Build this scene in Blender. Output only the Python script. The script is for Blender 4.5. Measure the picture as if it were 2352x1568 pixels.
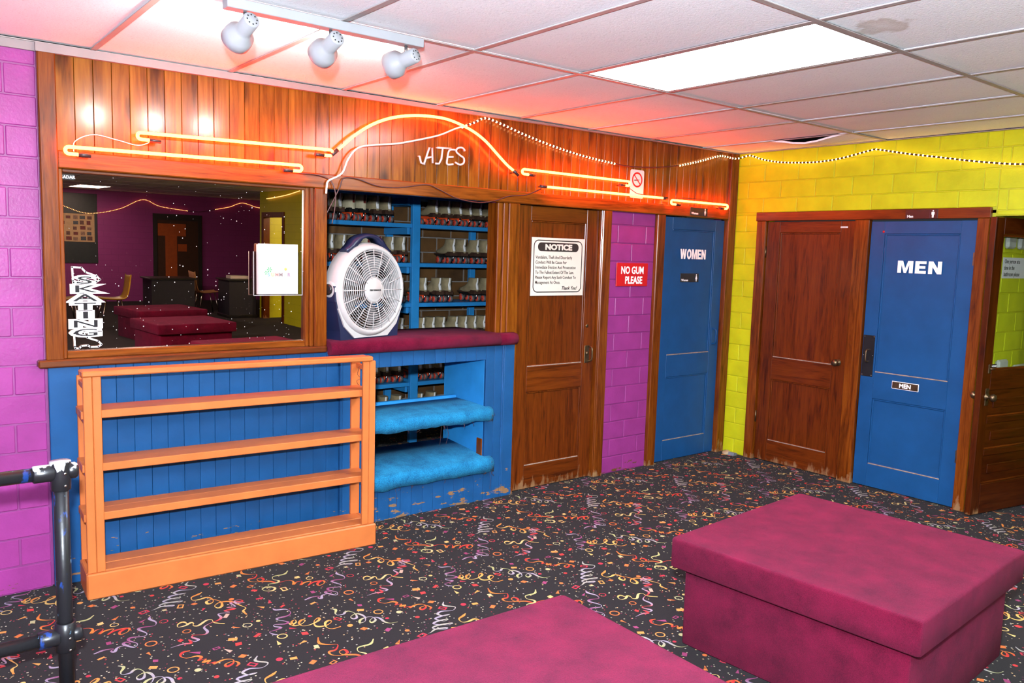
import bpy, math, random
import numpy as np
from mathutils import Vector, Matrix, Euler

for _o in list(bpy.data.objects):
    bpy.data.objects.remove(_o, do_unlink=True)
SC = bpy.context.scene
COL = SC.collection
PI = math.pi
FLASH_W, NEON_S, FLUOR_S, BULB_S, SPOT_W = 1060.0, 88.0, 42.0, 14.0, 17.0
GLASS_REFL, GLASS_TILT = 0.48, 0.46
random.seed(7)

# ------------------------------------------------------------------ camera, world, flash, exposure
CAM = Vector((0.051, -4.128, 1.595))
YAW, PITCH, ROLL, FPX = 0.67222, -0.1087, 0.02922, 1867.4
_f = Vector((math.sin(YAW)*math.cos(PITCH), math.cos(YAW)*math.cos(PITCH), math.sin(PITCH)))
_r = Vector((math.cos(YAW), -math.sin(YAW), 0)); _u = _r.cross(_f)
CR = math.cos(ROLL)*_r + math.sin(ROLL)*_u
CU = -math.sin(ROLL)*_r + math.cos(ROLL)*_u
cam = bpy.data.objects.new('camera', bpy.data.cameras.new('camera'))
COL.objects.link(cam)
cam.data.sensor_fit = 'HORIZONTAL'; cam.data.sensor_width = 36.0
cam.data.lens = FPX*36.0/2352.0
cam.data.clip_start = 0.02
_m = Matrix((CR, CU, -_f)).transposed().to_4x4(); _m.translation = CAM
cam.matrix_world = _m
SC.camera = cam

world = bpy.data.worlds.new('world'); SC.world = world
world.use_nodes = True
world.node_tree.nodes['Background'].inputs[0].default_value = (0.6, 0.62, 0.65, 1)
world.node_tree.nodes['Background'].inputs[1].default_value = 0.05

def lamp(name, kind, loc, energy, color=(1, 1, 1), **kw):
    l = bpy.data.lights.new(name, kind); l.energy = energy; l.color = color
    for k, v in kw.items(): setattr(l, k, v)
    o = bpy.data.objects.new(name, l); COL.objects.link(o); o.location = loc
    return o
# the photographer's flash: a little above and to the left of the lens
lamp('camera_flash', 'POINT', CAM + CU*0.20 - CR*0.05, FLASH_W, (0.90, 0.99, 1.09), shadow_soft_size=0.035)

SC.view_settings.view_transform = 'Standard'
SC.view_settings.look = 'None'
SC.view_settings.gamma = 1.0
SC.view_settings.use_curve_mapping = False
SC.view_settings.exposure = 0.0

# ------------------------------------------------------------------ materials
class NT:
    def __init__(s, name):
        s.m = bpy.data.materials.new(name); s.m.use_nodes = True
        s.t = s.m.node_tree; s.n = s.t.nodes; s.l = s.t.links
        s.b = s.n['Principled BSDF']; s.out = s.n['Material Output']
        s._oc = None
    def add(s, kind, **kw):
        n = s.n.new(kind)
        for k, v in kw.items():
            if k.startswith('i_'):
                key = k[2:]
                key = int(key) if key.isdigit() else key
                n.inputs[key].default_value = v
            else: setattr(n, k, v)
        return n
    def link(s, a, b): s.l.new(a, b)
    def coord(s, scale=(1, 1, 1), rnd=0.0, what='Object'):
        tc = s.add('ShaderNodeTexCoord')
        mp = s.add('ShaderNodeMapping'); mp.inputs['Scale'].default_value = scale
        s.link(tc.outputs[what], mp.inputs['Vector'])
        if rnd:
            oi = s.add('ShaderNodeObjectInfo')
            mu = s.add('ShaderNodeMath', operation='MULTIPLY'); mu.inputs[1].default_value = rnd
            s.link(oi.outputs['Random'], mu.inputs[0])
            cb = s.add('ShaderNodeCombineXYZ')
            for k in range(3): s.link(mu.outputs[0], cb.inputs[k])
            s.link(cb.outputs[0], mp.inputs['Location'])
        return mp.outputs[0]
    def noise(s, vec, scale, detail=4, rough=0.55, dist=0.0):
        n = s.add('ShaderNodeTexNoise'); n.inputs['Scale'].default_value = scale
        n.inputs['Detail'].default_value = detail; n.inputs['Roughness'].default_value = rough
        n.inputs['Distortion'].default_value = dist
        s.link(vec, n.inputs['Vector']); return n.outputs['Fac']
    def ramp(s, fac, stops, interp='LINEAR'):
        r = s.add('ShaderNodeValToRGB'); e = r.color_ramp.elements; r.color_ramp.interpolation = interp
        while len(e) < len(stops): e.new(0.5)
        for k, (p, c) in enumerate(stops):
            e[k].position = p; e[k].color = (c[0], c[1], c[2], 1) if len(c) == 3 else c
        s.link(fac, r.inputs[0]); return r.outputs[0]
    def mix(s, fac, a, b, mode='MIX'):
        m = s.add('ShaderNodeMix', data_type='RGBA', blend_type=mode)
        for sock, v in ((m.inputs[0], fac), (m.inputs[6], a), (m.inputs[7], b)):
            if isinstance(v, (int, float)): sock.default_value = v
            elif isinstance(v, (tuple, list)): sock.default_value = (v[0], v[1], v[2], 1)
            else: s.link(v, sock)
        return m.outputs[2]
    def math(s, op, a, b=None, c=None, clamp=False):
        m = s.add('ShaderNodeMath', operation=op, use_clamp=clamp)
        for k, v in enumerate((a, b, c)):
            if v is None: continue
            if isinstance(v, (int, float)): m.inputs[k].default_value = v
            else: s.link(v, m.inputs[k])
        return m.outputs[0]
    def bump(s, h, strength=0.3, dist=0.01):
        b = s.add('ShaderNodeBump'); b.inputs['Strength'].default_value = strength; b.inputs['Distance'].default_value = dist
        s.link(h, b.inputs['Height']); s.link(b.outputs[0], s.b.inputs['Normal'])
    def set(s, color=None, rough=None, spec=None, metal=None, coat=None, sheen=None):
        for key, v in (('Base Color', color), ('Roughness', rough), ('Specular IOR Level', spec), ('Metallic', metal), ('Coat Weight', coat), ('Sheen Weight', sheen)):
            if v is None: continue
            i = s.b.inputs[key]
            if isinstance(v, (int, float)): i.default_value = v
            elif isinstance(v, (tuple, list)): i.default_value = (v[0], v[1], v[2], 1)
            else: s.link(v, i)
        return s.m

def L(r, g, b):
    f = lambda c: (c/255/12.92) if c/255 <= 0.04045 else ((c/255+0.055)/1.055)**2.4
    return (f(r), f(g), f(b))

def mat_plain(name, col, rough=0.5, spec=0.5, metal=0.0, var=0.12, nscale=14, bump=0.0, bscale=180, coat=0.0):
    t = NT(name); v = t.coord((1, 1, 1), 3.0)
    n = t.noise(v, nscale, 4)
    dark = tuple(c*(1-var) for c in col); lite = tuple(min(1, c*(1+var)) for c in col)
    t.set(t.ramp(n, [(0.3, dark), (0.7, lite)]), rough, spec, metal, coat)
    if bump: t.bump(t.noise(v, bscale, 3), bump, 0.002)
    return t.m

def mat_paint(name, col, rough=0.42, chips=None, chipz=0.0, bump=0.25, chipamt=0.62):
    """brushed gloss paint over masonry or boards, optional worn spots showing the substrate low down"""
    t = NT(name); v = t.coord((1, 1, 1), 5.0)
    n = t.noise(v, 6, 5)
    c = t.ramp(n, [(0.3, tuple(x*0.86 for x in col)), (0.7, tuple(min(1, x*1.1) for x in col))])
    if chips:
        w = t.add('ShaderNodeNewGeometry'); sx = t.add('ShaderNodeSeparateXYZ'); t.link(w.outputs['Position'], sx.inputs[0])
        mp = t.add('ShaderNodeMapping'); mp.inputs['Scale'].default_value = (9, 9, 30); t.link(w.outputs['Position'], mp.inputs['Vector'])
        nn = t.noise(mp.outputs[0], 1.0, 5, 0.6)
        hi = t.math('MULTIPLY_ADD', sx.outputs[2], 0.14/max(chipz, 0.01), chipamt-0.01)
        fac = t.math('GREATER_THAN', nn, hi)
        c = t.mix(fac, c, chips)
    t.set(c, rough, 0.28)
    t.bump(t.noise(v, 70, 5), bump, 0.003)
    return t.m

def mat_wood(name, c_dark, c_mid, c_lite, axis='z', rough=0.28, bump=0.12, freq=1.0, knots=True, wear=None, wearz=0.12, coat=0.10, vary=0.55):
    t = NT(name)
    s = {'z': (16, 16, 1.1), 'x': (1.1, 16, 16), 'y': (16, 1.1, 16)}[axis]
    s = tuple(k*freq for k in s)
    v = t.coord(s, 37.0)
    n1 = t.noise(v, 1.6, 6, 0.62, 1.1)
    fine = t.noise(v, 9.0, 3, 0.5)
    fac = t.math('MULTIPLY_ADD', fine, 0.28, t.math('MULTIPLY', n1, 0.80))
    c = t.ramp(fac, [(0.36, c_dark), (0.52, c_mid), (0.72, c_lite)])
    oi = t.add('ShaderNodeObjectInfo')
    hv = t.ramp(oi.outputs['Random'], [(0.0, (1-vary*0.5,)*3), (1.0, (1.0,)*3)])
    c = t.mix(1.0, c, hv, 'MULTIPLY')
    if knots:
        v2 = t.coord({'z': (7, 7, 2.6), 'x': (2.6, 7, 7), 'y': (7, 2.6, 7)}[axis], 11.0)
        vo = t.add('ShaderNodeTexVoronoi'); vo.inputs['Scale'].default_value = 1.0; t.link(v2, vo.inputs['Vector'])
        k = t.ramp(vo.outputs['Distance'], [(0.12, (1, 1, 1)), (0.27, (0, 0, 0))])
        c = t.mix(t.math('MULTIPLY', k, 0.75), c, tuple(x*0.35 for x in c_dark))
    rr = rough
    if wear:
        g = t.add('ShaderNodeNewGeometry'); sx = t.add('ShaderNodeSeparateXYZ'); t.link(g.outputs['Position'], sx.inputs[0])
        mp = t.add('ShaderNodeMapping'); mp.inputs['Scale'].default_value = (22, 22, 7); t.link(g.outputs['Position'], mp.inputs['Vector'])
        nn = t.noise(mp.outputs[0], 1.0, 6, 0.65)
        hi = t.math('MULTIPLY_ADD', sx.outputs[2], 0.30/wearz, 0.40)
        fac2 = t.math('MULTIPLY', t.math('SUBTRACT', nn, hi), 9.0, clamp=True)
        c = t.mix(fac2, c, wear)
        rr = t.math('MULTIPLY_ADD', fac2, 0.5, rough)
    t.set(c, rr, 0.3, coat=coat)
    t.b.inputs['Coat Roughness'].default_value = 0.12
    t.bump(fac, bump, 0.004)
    return t.m

def mat_carpet(name, base, lite, rough=0.95, scale=900, bump=0.9, sheen=0.35, tint=None, blotch=True):
    t = NT(name); v = t.coord((1, 1, 1), 2.0)
    n = t.noise(v, scale*0.38, 4, 0.75)
    big = t.noise(v, 9.0, 6, 0.62)
    f = t.math('MULTIPLY_ADD', big, 0.45, t.math('MULTIPLY', n, 0.62))
    c = t.ramp(f, [(0.40, base), (0.68, lite)])
    t.set(c, rough, 0.1, sheen=sheen)
    t.b.inputs['Sheen Roughness'].default_value = 0.45
    if tint: t.b.inputs['Sheen Tint'].default_value = (*tint, 1)
    t.bump(n, bump, 0.004)
    return t.m

def mat_emit(name, col, strength):
    t = NT(name); t.set((0.03, 0.03, 0.03), 0.4, 0.1)
    t.b.inputs['Emission Color'].default_value = (*col, 1)
    t.b.inputs['Emission Strength'].default_value = strength
    return t.m

M = {}
M['purple'] = mat_paint('magenta_block_paint', (0.2552, 0.03168, 0.1866), 0.38, chips=(0.1204, 0.05297, 0.01445), chipz=0.10, bump=0.35, chipamt=0.545)
M['purple_far'] = None
M['lime'] = mat_paint('lime_block_paint', (0.5035, 0.551, 0.0095), 0.42, bump=0.35)
M['clay'] = None
M['board'] = mat_wood('varnished_pine', (0.0645, 0.01376, 0.00129), (0.1849, 0.05676, 0.00473), (0.2838, 0.1075, 0.01204), 'z', 0.20, 0.08, 0.62)
M['trimz'] = mat_wood('varnished_trim_upright', (0.05034, 0.009844, 0.001006), (0.1398, 0.02953, 0.002517), (0.235, 0.06399, 0.006041), 'z', 0.26, 0.18, 0.9, knots=False, wear=(0.2517, 0.1342, 0.05594), wearz=0.14, vary=0.3)
M['trimx'] = mat_wood('varnished_trim_level', (0.06566, 0.01348, 0.001231), (0.1532, 0.03612, 0.002955), (0.2299, 0.06259, 0.005909), 'x', 0.26, 0.16, 0.9, knots=False, vary=0.2)
M['trimy'] = mat_wood('varnished_trim_cross', (0.057, 0.00903, 0.001026), (0.1254, 0.02257, 0.002308), (0.1824, 0.04013, 0.004617), 'y', 0.28, 0.16, 0.9, knots=False, vary=0.2)
M['doorz'] = mat_wood('stained_oak_upright', (0.03325, 0.004788, 0.0005441), (0.09972, 0.01756, 0.00136), (0.1511, 0.03086, 0.002448), 'z', 0.30, 0.10, 1.3, knots=False, wear=(0.2055, 0.1027, 0.04231), wearz=0.13, vary=0.25)
M['doorx'] = mat_wood('stained_oak_level', (0.03325, 0.004788, 0.0005441), (0.09972, 0.01756, 0.00136), (0.1511, 0.03086, 0.002448), 'x', 0.30, 0.10, 1.3, knots=False, wear=(0.2055, 0.1027, 0.04231), wearz=0.12, vary=0.25)
M['shadedz'] = mat_wood('shaded_oak_upright', (0.018, 0.0025, 0.0003), (0.055, 0.009, 0.0008), (0.085, 0.017, 0.0015), 'z', 0.30, 0.10, 1.3, knots=False, wear=(0.26, 0.13, 0.05), wearz=0.10, vary=0.25)  # shaded copy of the stained oak: the open door's shade is in the colour
M['shadedx'] = mat_wood('shaded_oak_level', (0.018, 0.0025, 0.0003), (0.050, 0.008, 0.0008), (0.075, 0.015, 0.0015), 'x', 0.30, 0.10, 1.3, knots=False, vary=0.25)  # same shaded oak copy with level grain
M['sill'] = mat_wood('dark_sill', (0.03356, 0.006891, 0.001006), (0.0895, 0.0187, 0.002014), (0.1455, 0.03692, 0.004028), 'x', 0.35, 0.15, 1.0, knots=False, vary=0.1)
M['blue'] = mat_paint('blue_board_paint', (0.008561, 0.06563, 0.1926), 0.36, chips=(0.2277, 0.1193, 0.05422), chipz=0.16, bump=0.18, chipamt=0.545)
M['bluedoor'] = mat_paint('blue_door_paint', (0.006579, 0.05994, 0.1827), 0.36, bump=0.14)
M['blueshelf'] = mat_paint('bright_blue_shelf_paint', (0.026, 0.255, 0.60), 0.40, bump=0.12)
M['orange'] = mat_paint('orange_gloss_paint', (0.4721, 0.129, 0.03294), 0.40, bump=0.14)
M['burgundy'] = mat_carpet('burgundy_carpet', (0.04988, 0.001032, 0.00903), (0.1634, 0.0043, 0.02838), sheen=0.10, tint=(0.8, 0.3, 0.6))
M['bluecarpet'] = mat_carpet('turquoise_carpet', (0.00459, 0.06502, 0.1683), (0.01913, 0.2754, 0.5355), scale=500, sheen=0.08, tint=(0.4, 0.8, 1.0))
M['white'] = mat_plain('white_plastic', (0.425, 0.4165, 0.4165), 0.35, var=0.03)
M['offwhite'] = mat_plain('sign_white', (0.6134, 0.576, 0.5086), 0.45, var=0.02)
M['paper'] = mat_plain('white_paper', (0.7121, 0.7121, 0.7121), 0.7, var=0.01)
M['black'] = mat_plain('black_gloss', (0.012, 0.012, 0.013), 0.25)
M['ink'] = mat_plain('black_ink', (0.012, 0.011, 0.011), 0.6, var=0.0)
M['red'] = mat_plain('sign_red', (0.5069, 0.008448, 0.01056), 0.35, var=0.03)
M['pinkletter'] = mat_plain('white_letters', (0.93, 0.90, 0.92), 0.5, var=0.01)
M['navy'] = mat_plain('navy_plastic', (0.010, 0.014, 0.045), 0.35, var=0.1)
M['gridwhite'] = mat_plain('ceiling_grid_enamel', (0.34, 0.30, 0.29), 0.45, var=0.10, nscale=8)
M['trackwhite'] = mat_plain('track_enamel', (0.3168, 0.3256, 0.3432), 0.4, var=0.03)
M['chrome'] = mat_plain('brushed_steel', (0.55, 0.55, 0.55), 0.25, metal=1.0, var=0.05)
M['brass'] = mat_plain('aged_brass', (0.16, 0.11, 0.06), 0.35, metal=0.9, var=0.3)
M['pvc'] = mat_plain('white_cord', (0.75, 0.72, 0.68), 0.45, var=0.03)
M['darkcord'] = mat_plain('brown_cord', (0.05, 0.02, 0.02), 0.4, var=0.05)
M['neon'] = mat_emit('neon_glow', (1.0, 0.052, 0.0072), NEON_S)
M['neonoff'] = mat_plain('unlit_neon_glass', (0.72, 0.60, 0.60), 0.2, var=0.03)
M['fluor'] = mat_emit('fluorescent_diffuser', (0.95, 1.0, 1.02), FLUOR_S)
M['bulb'] = mat_emit('rope_bulb', (1.0, 0.50, 0.20), BULB_S)
M['floodbulb'] = mat_emit('flood_bulb', (1.0, 0.95, 0.86), 30.0)

# ------------------------------------------------------------------ mesh builder
class MB:
    def __init__(s): s.v = []; s.f = []; s.sm = []
    def quad(s, pts, sm=False):
        b = len(s.v); s.v += [tuple(p) for p in pts]; s.f.append(tuple(range(b, b+len(pts)))); s.sm.append(sm)
    def box(s, x0, x1, y0, y1, z0, z1, c=0.0):
        if x1 < x0: x0, x1 = x1, x0
        if y1 < y0: y0, y1 = y1, y0
        if z1 < z0: z0, z1 = z1, z0
        b = len(s.v)
        if c <= 0:
            for z in (z0, z1):
                for y in (y0, y1):
                    for x in (x0, x1): s.v.append((x, y, z))
            for q in ((0, 2, 3, 1), (4, 5, 7, 6), (0, 1, 5, 4), (2, 6, 7, 3), (0, 4, 6, 2), (1, 3, 7, 5)):
                s.f.append(tuple(b+k for k in q)); s.sm.append(False)
            return s
        c = min(c, (x1-x0)*0.45, (y1-y0)*0.45, (z1-z0)*0.45)
        X = (x0, x1); Y = (y0, y1); Z = (z0, z1); ix = {}
        sg = (1, -1)
        for i in (0, 1):
            for j in (0, 1):
                for k in (0, 1):
                    for a in range(3):
                        p = [X[i]+sg[i]*c, Y[j]+sg[j]*c, Z[k]+sg[k]*c]
                        p[a] = (X, Y, Z)[a][(i, j, k)[a]]
                        ix[i, j, k, a] = len(s.v); s.v.append(tuple(p))
        def F(*q): s.f.append(tuple(q)); s.sm.append(False)
        for k in (0, 1):
            q = [ix[0, k, 0, 1], ix[1, k, 0, 1], ix[1, k, 1, 1], ix[0, k, 1, 1]]; F(*(q if k == 0 else q[::-1]))
            q = [ix[k, 0, 0, 0], ix[k, 0, 1, 0], ix[k, 1, 1, 0], ix[k, 1, 0, 0]]; F(*(q if k == 0 else q[::-1]))
            q = [ix[0, 0, k, 2], ix[0, 1, k, 2], ix[1, 1, k, 2], ix[1, 0, k, 2]]; F(*(q if k == 0 else q[::-1]))
        for i in (0, 1):
            for j in (0, 1):
                par = (i+j) % 2
                q = [ix[i, j, 0, 0], ix[i, j, 0, 1], ix[i, j, 1, 1], ix[i, j, 1, 0]]; F(*(q if par == 0 else q[::-1]))
                q = [ix[i, 0, j, 2], ix[i, 0, j, 0], ix[i, 1, j, 0], ix[i, 1, j, 2]]; F(*(q if par == 0 else q[::-1]))
                q = [ix[0, i, j, 1], ix[0, i, j, 2], ix[1, i, j, 2], ix[1, i, j, 1]]; F(*(q if par == 0 else q[::-1]))
                for k in (0, 1):
                    q = [ix[i, j, k, 0], ix[i, j, k, 2], ix[i, j, k, 1]]; F(*(q if (i+j+k) % 2 == 0 else q[::-1]))
        return s
    def tube(s, path, r, seg=8, closed=False, caps=True, sm=True):
        P = [Vector(p) for p in path]; n = len(P); b = len(s.v); up = None
        rr = r if isinstance(r, (list, tuple)) else [r]*n
        for i in range(n):
            a = P[(i-1) % n] if (closed or i > 0) else P[i]
            c = P[(i+1) % n] if (closed or i < n-1) else P[i]
            t = (c-a).normalized()
            if up is None:
                up = Vector((0, 0, 1)) if abs(t.z) < 0.9 else Vector((1, 0, 0))
            e1 = up - t*up.dot(t)
            if e1.length < 1e-6: e1 = t.orthogonal()
            e1.normalize(); e2 = t.cross(e1); up = e1
            for k in range(seg):
                th = 2*PI*k/seg
                s.v.append(tuple(P[i] + (e1*math.cos(th)+e2*math.sin(th))*rr[i]))
        m = n if closed else n-1
        for i in range(m):
            for k in range(seg):
                a0 = b+i*seg+k; a1 = b+i*seg+(k+1) % seg
                b0 = b+((i+1) % n)*seg+k; b1 = b+((i+1) % n)*seg+(k+1) % seg
                s.f.append((a0, a1, b1, b0)); s.sm.append(sm)
        if caps and not closed:
            s.f.append(tuple(b+k for k in range(seg))[::-1]); s.sm.append(False)
            s.f.append(tuple(b+(n-1)*seg+k for k in range(seg))); s.sm.append(False)
        return s
    def lathe(s, prof, origin=(0, 0, 0), axis=(0, 0, 1), seg=24, sm=True, closed=False):
        o = Vector(origin); a = Vector(axis).normalized(); e1 = a.orthogonal().normalized(); e2 = a.cross(e1); b = len(s.v)
        for (r, h) in prof:
            for k in range(seg):
                th = 2*PI*k/seg
                s.v.append(tuple(o + a*h + (e1*math.cos(th)+e2*math.sin(th))*r))
        n = len(prof)
        for i in range(n if closed else n-1):
            i2 = (i+1) % n
            for k in range(seg):
                s.f.append((b+i*seg+k, b+i*seg+(k+1) % seg, b+i2*seg+(k+1) % seg, b+i2*seg+k)); s.sm.append(sm)
        if not closed:
            if prof[0][0] > 1e-5: s.f.append(tuple(b+k for k in range(seg))[::-1]); s.sm.append(False)
            if prof[-1][0] > 1e-5: s.f.append(tuple(b+(n-1)*seg+k for k in range(seg))); s.sm.append(False)
        return s
    def prism(s, poly, d0, d1, plane='xz', sm=False):
        """extrude a 2D polygon: plane 'xz' along y, 'yz' along x, 'xy' along z"""
        mk = {'xz': lambda p, d: (p[0], d, p[1]), 'yz': lambda p, d: (d, p[0], p[1]), 'xy': lambda p, d: (p[0], p[1], d)}[plane]
        b = len(s.v); n = len(poly)
        s.v += [mk(p, d0) for p in poly] + [mk(p, d1) for p in poly]
        s.f.append(tuple(range(b, b+n))); s.sm.append(False)
        s.f.append(tuple(range(b+n, b+2*n))[::-1]); s.sm.append(False)
        for k in range(n):
            s.f.append((b+k, b+n+k, b+n+(k+1) % n, b+(k+1) % n)); s.sm.append(sm)
        return s
    def loft(s, rings, cap=True, sm=True):
        b = len(s.v); m = len(rings[0])
        for r in rings: s.v += [tuple(p) for p in r]
        for i in range(len(rings)-1):
            for k in range(m):
                s.f.append((b+i*m+k, b+i*m+(k+1) % m, b+(i+1)*m+(k+1) % m, b+(i+1)*m+k)); s.sm.append(sm)
        if cap:
            s.f.append(tuple(b+k for k in range(m))[::-1]); s.sm.append(False)
            s.f.append(tuple(b+(len(rings)-1)*m+k for k in range(m))); s.sm.append(False)
        return s
    def xf(s, mtx, start=0):
        for i in range(start, len(s.v)): s.v[i] = tuple(mtx @ Vector(s.v[i]))
        return s
    def mesh(s, name, fixn=True):
        me = bpy.data.meshes.new(name); me.from_pydata(s.v, [], s.f); me.update()
        me.polygons.foreach_set('use_smooth', s.sm)
        if fixn:
            import bmesh
            bm = bmesh.new(); bm.from_mesh(me); bmesh.ops.recalc_face_normals(bm, faces=bm.faces); bm.to_mesh(me); bm.free()
        return me

def obj(name, me, mat=None, parent=None, loc=None, rot=None):
    if isinstance(me, MB): me = me.mesh(name)
    if mat is not None and len(me.materials) == 0: me.materials.append(M[mat] if isinstance(mat, str) else mat)
    o = bpy.data.objects.new(name, me); COL.objects.link(o)
    if parent is not None: o.parent = parent
    if loc is not None: o.location = loc
    if rot is not None: o.rotation_euler = rot
    return o
def tag(o, label=None, cat=None, group=None, kind=None):
    if label: o['label'] = label
    if cat: o['category'] = cat
    if group: o['group'] = group
    if kind: o['kind'] = kind
    return o
def thing(name, label=None, cat=None, loc=(0, 0, 0), rotz=0.0, group=None, kind=None):
    o = bpy.data.objects.new(name, None); COL.objects.link(o)
    o.empty_display_size = 0.1; o.location = loc; o.rotation_euler = (0, 0, rotz)
    return tag(o, label, cat, group, kind)
def copy_tree(o, parent=None):
    c = o.copy(); COL.objects.link(c)
    if parent is not None: c.parent = parent
    for ch in list(o.children):
        copy_tree(ch, c)
    return c
BOXC = {}
def boxmesh(name, sx, sy, sz, c, mat):
    """shared centred box mesh"""
    key = (name, round(sx, 4), round(sy, 4), round(sz, 4), mat)
    if key not in BOXC:
        me = MB().box(-sx/2, sx/2, -sy/2, sy/2, -sz/2, sz/2, c).mesh(name); me.materials.append(M[mat]); BOXC[key] = me
    return BOXC[key]
def boxpart(name, parent, x0, x1, y0, y1, z0, z1, mat, c=0.003):
    return obj(name, boxmesh(name, abs(x1-x0), abs(y1-y0), abs(z1-z0), c, mat), None, parent, ((x0+x1)/2, (y0+y1)/2, (z0+z1)/2))

def text_mesh(name, body, size, mat, bold=0.0, xs=1.0, align='LEFT', depth=0.0004, shear=0.0, space=1.0, line=1.0):
    cu = bpy.data.curves.new(name, 'FONT'); cu.body = body; cu.size = size; cu.align_x = align
    cu.offset = bold; cu.extrude = depth; cu.resolution_u = 3; cu.shear = shear; cu.space_character = space; cu.space_line = line
    o = bpy.data.objects.new(name, cu); COL.objects.link(o)
    dg = bpy.context.evaluated_depsgraph_get()
    me = bpy.data.meshes.new_from_object(o.evaluated_get(dg))
    bpy.data.objects.remove(o, do_unlink=True); bpy.data.curves.remove(cu)
    me.name = name
    if xs != 1.0: me.transform(Matrix.Scale(xs, 4, Vector((1, 0, 0))))
    me.materials.clear(); me.materials.append(M[mat] if isinstance(mat, str) else mat)
    return me
UPR = (PI/2, 0, 0)             # lettering plane standing in xz, facing -y

def catmull(pts, n=6, closed=False):
    P = [Vector(p) for p in pts]; out = []; m = len(P)
    rng = range(m) if closed else range(m-1)
    for i in rng:
        p0 = P[(i-1) % m] if (closed or i > 0) else P[0]; p1 = P[i]; p2 = P[(i+1) % m]
        p3 = P[(i+2) % m] if (closed or i < m-2) else P[-1]
        for k in range(n):
            t = k/n
            out.append(0.5*((2*p1)+(-p0+p2)*t+(2*p0-5*p1+4*p2-p3)*t*t+(-p0+3*p1-3*p2+p3)*t*t*t))
    if not closed: out.append(P[-1])
    return out

GLY = {'M': (1.15, [(0, 0), (0, 1), (.38, 1), (.575, .38), (.77, 1), (1.15, 1), (1.15, 0), (.87, 0), (.87, .68), (.66, 0), (.49, 0), (.28, .68), (.28, 0)]),
       'E': (0.80, [(0, 0), (0, 1), (.8, 1), (.8, .78), (.3, .78), (.3, .61), (.74, .61), (.74, .40), (.3, .40), (.3, .22), (.8, .22), (.8, 0)]),
       'N': (0.95, [(0, 0), (0, 1), (.32, 1), (.66, .45), (.66, 1), (.95, 1), (.95, 0), (.64, 0), (.29, .56), (.29, 0)]),
       'W': (1.30, [(.22, 0), (0, 1), (.28, 1), (.40, .42), (.52, 1), (.78, 1), (.90, .42), (1.02, 1), (1.3, 1), (1.08, 0), (.78, 0), (.65, .56), (.52, 0)]),
       'O': (0.98, None)}
def block_letters(root, word, cx, z0, w, h, mat, y=-0.0012, gap=0.10):
    """heavy vinyl letters, one mesh per letter"""
    tot = sum(GLY[c][0] for c in word)+gap*(len(word)-1); k = w/tot; x = cx-w/2
    for c in word:
        gw, poly = GLY[c]; mb = MB()
        if poly: mb.prism([(x+a*k, z0+b*h) for a, b in poly], y, y+0.001)
        else:
            n = 28
            for i in range(n):
                q = []
                for (rx, rz, j) in ((0.5, 0.52, i), (0.5, 0.52, i+1), (0.20, 0.27, i+1), (0.20, 0.27, i)):
                    t = 2*PI*j/n; q.append((x+k*gw*(0.5+rx*math.cos(t)), y, z0+h*(0.5+rz*math.sin(t))))
                mb.quad(q)
        o = obj('door_letter', mb, mat, root); x += (gw+gap)*k

# ------------------------------------------------------------------ the room: dimensions in metres
H = 2.438                  # ceiling
XL, XR = -3.4, 5.604       # left wall, right (lime) wall
YB = -15.6                 # wall behind the camera
CH = 0.1302                # masonry course height
HEAD0, HEAD1 = 1.908, 1.985  # wooden head rail over window, counter and doors

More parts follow.
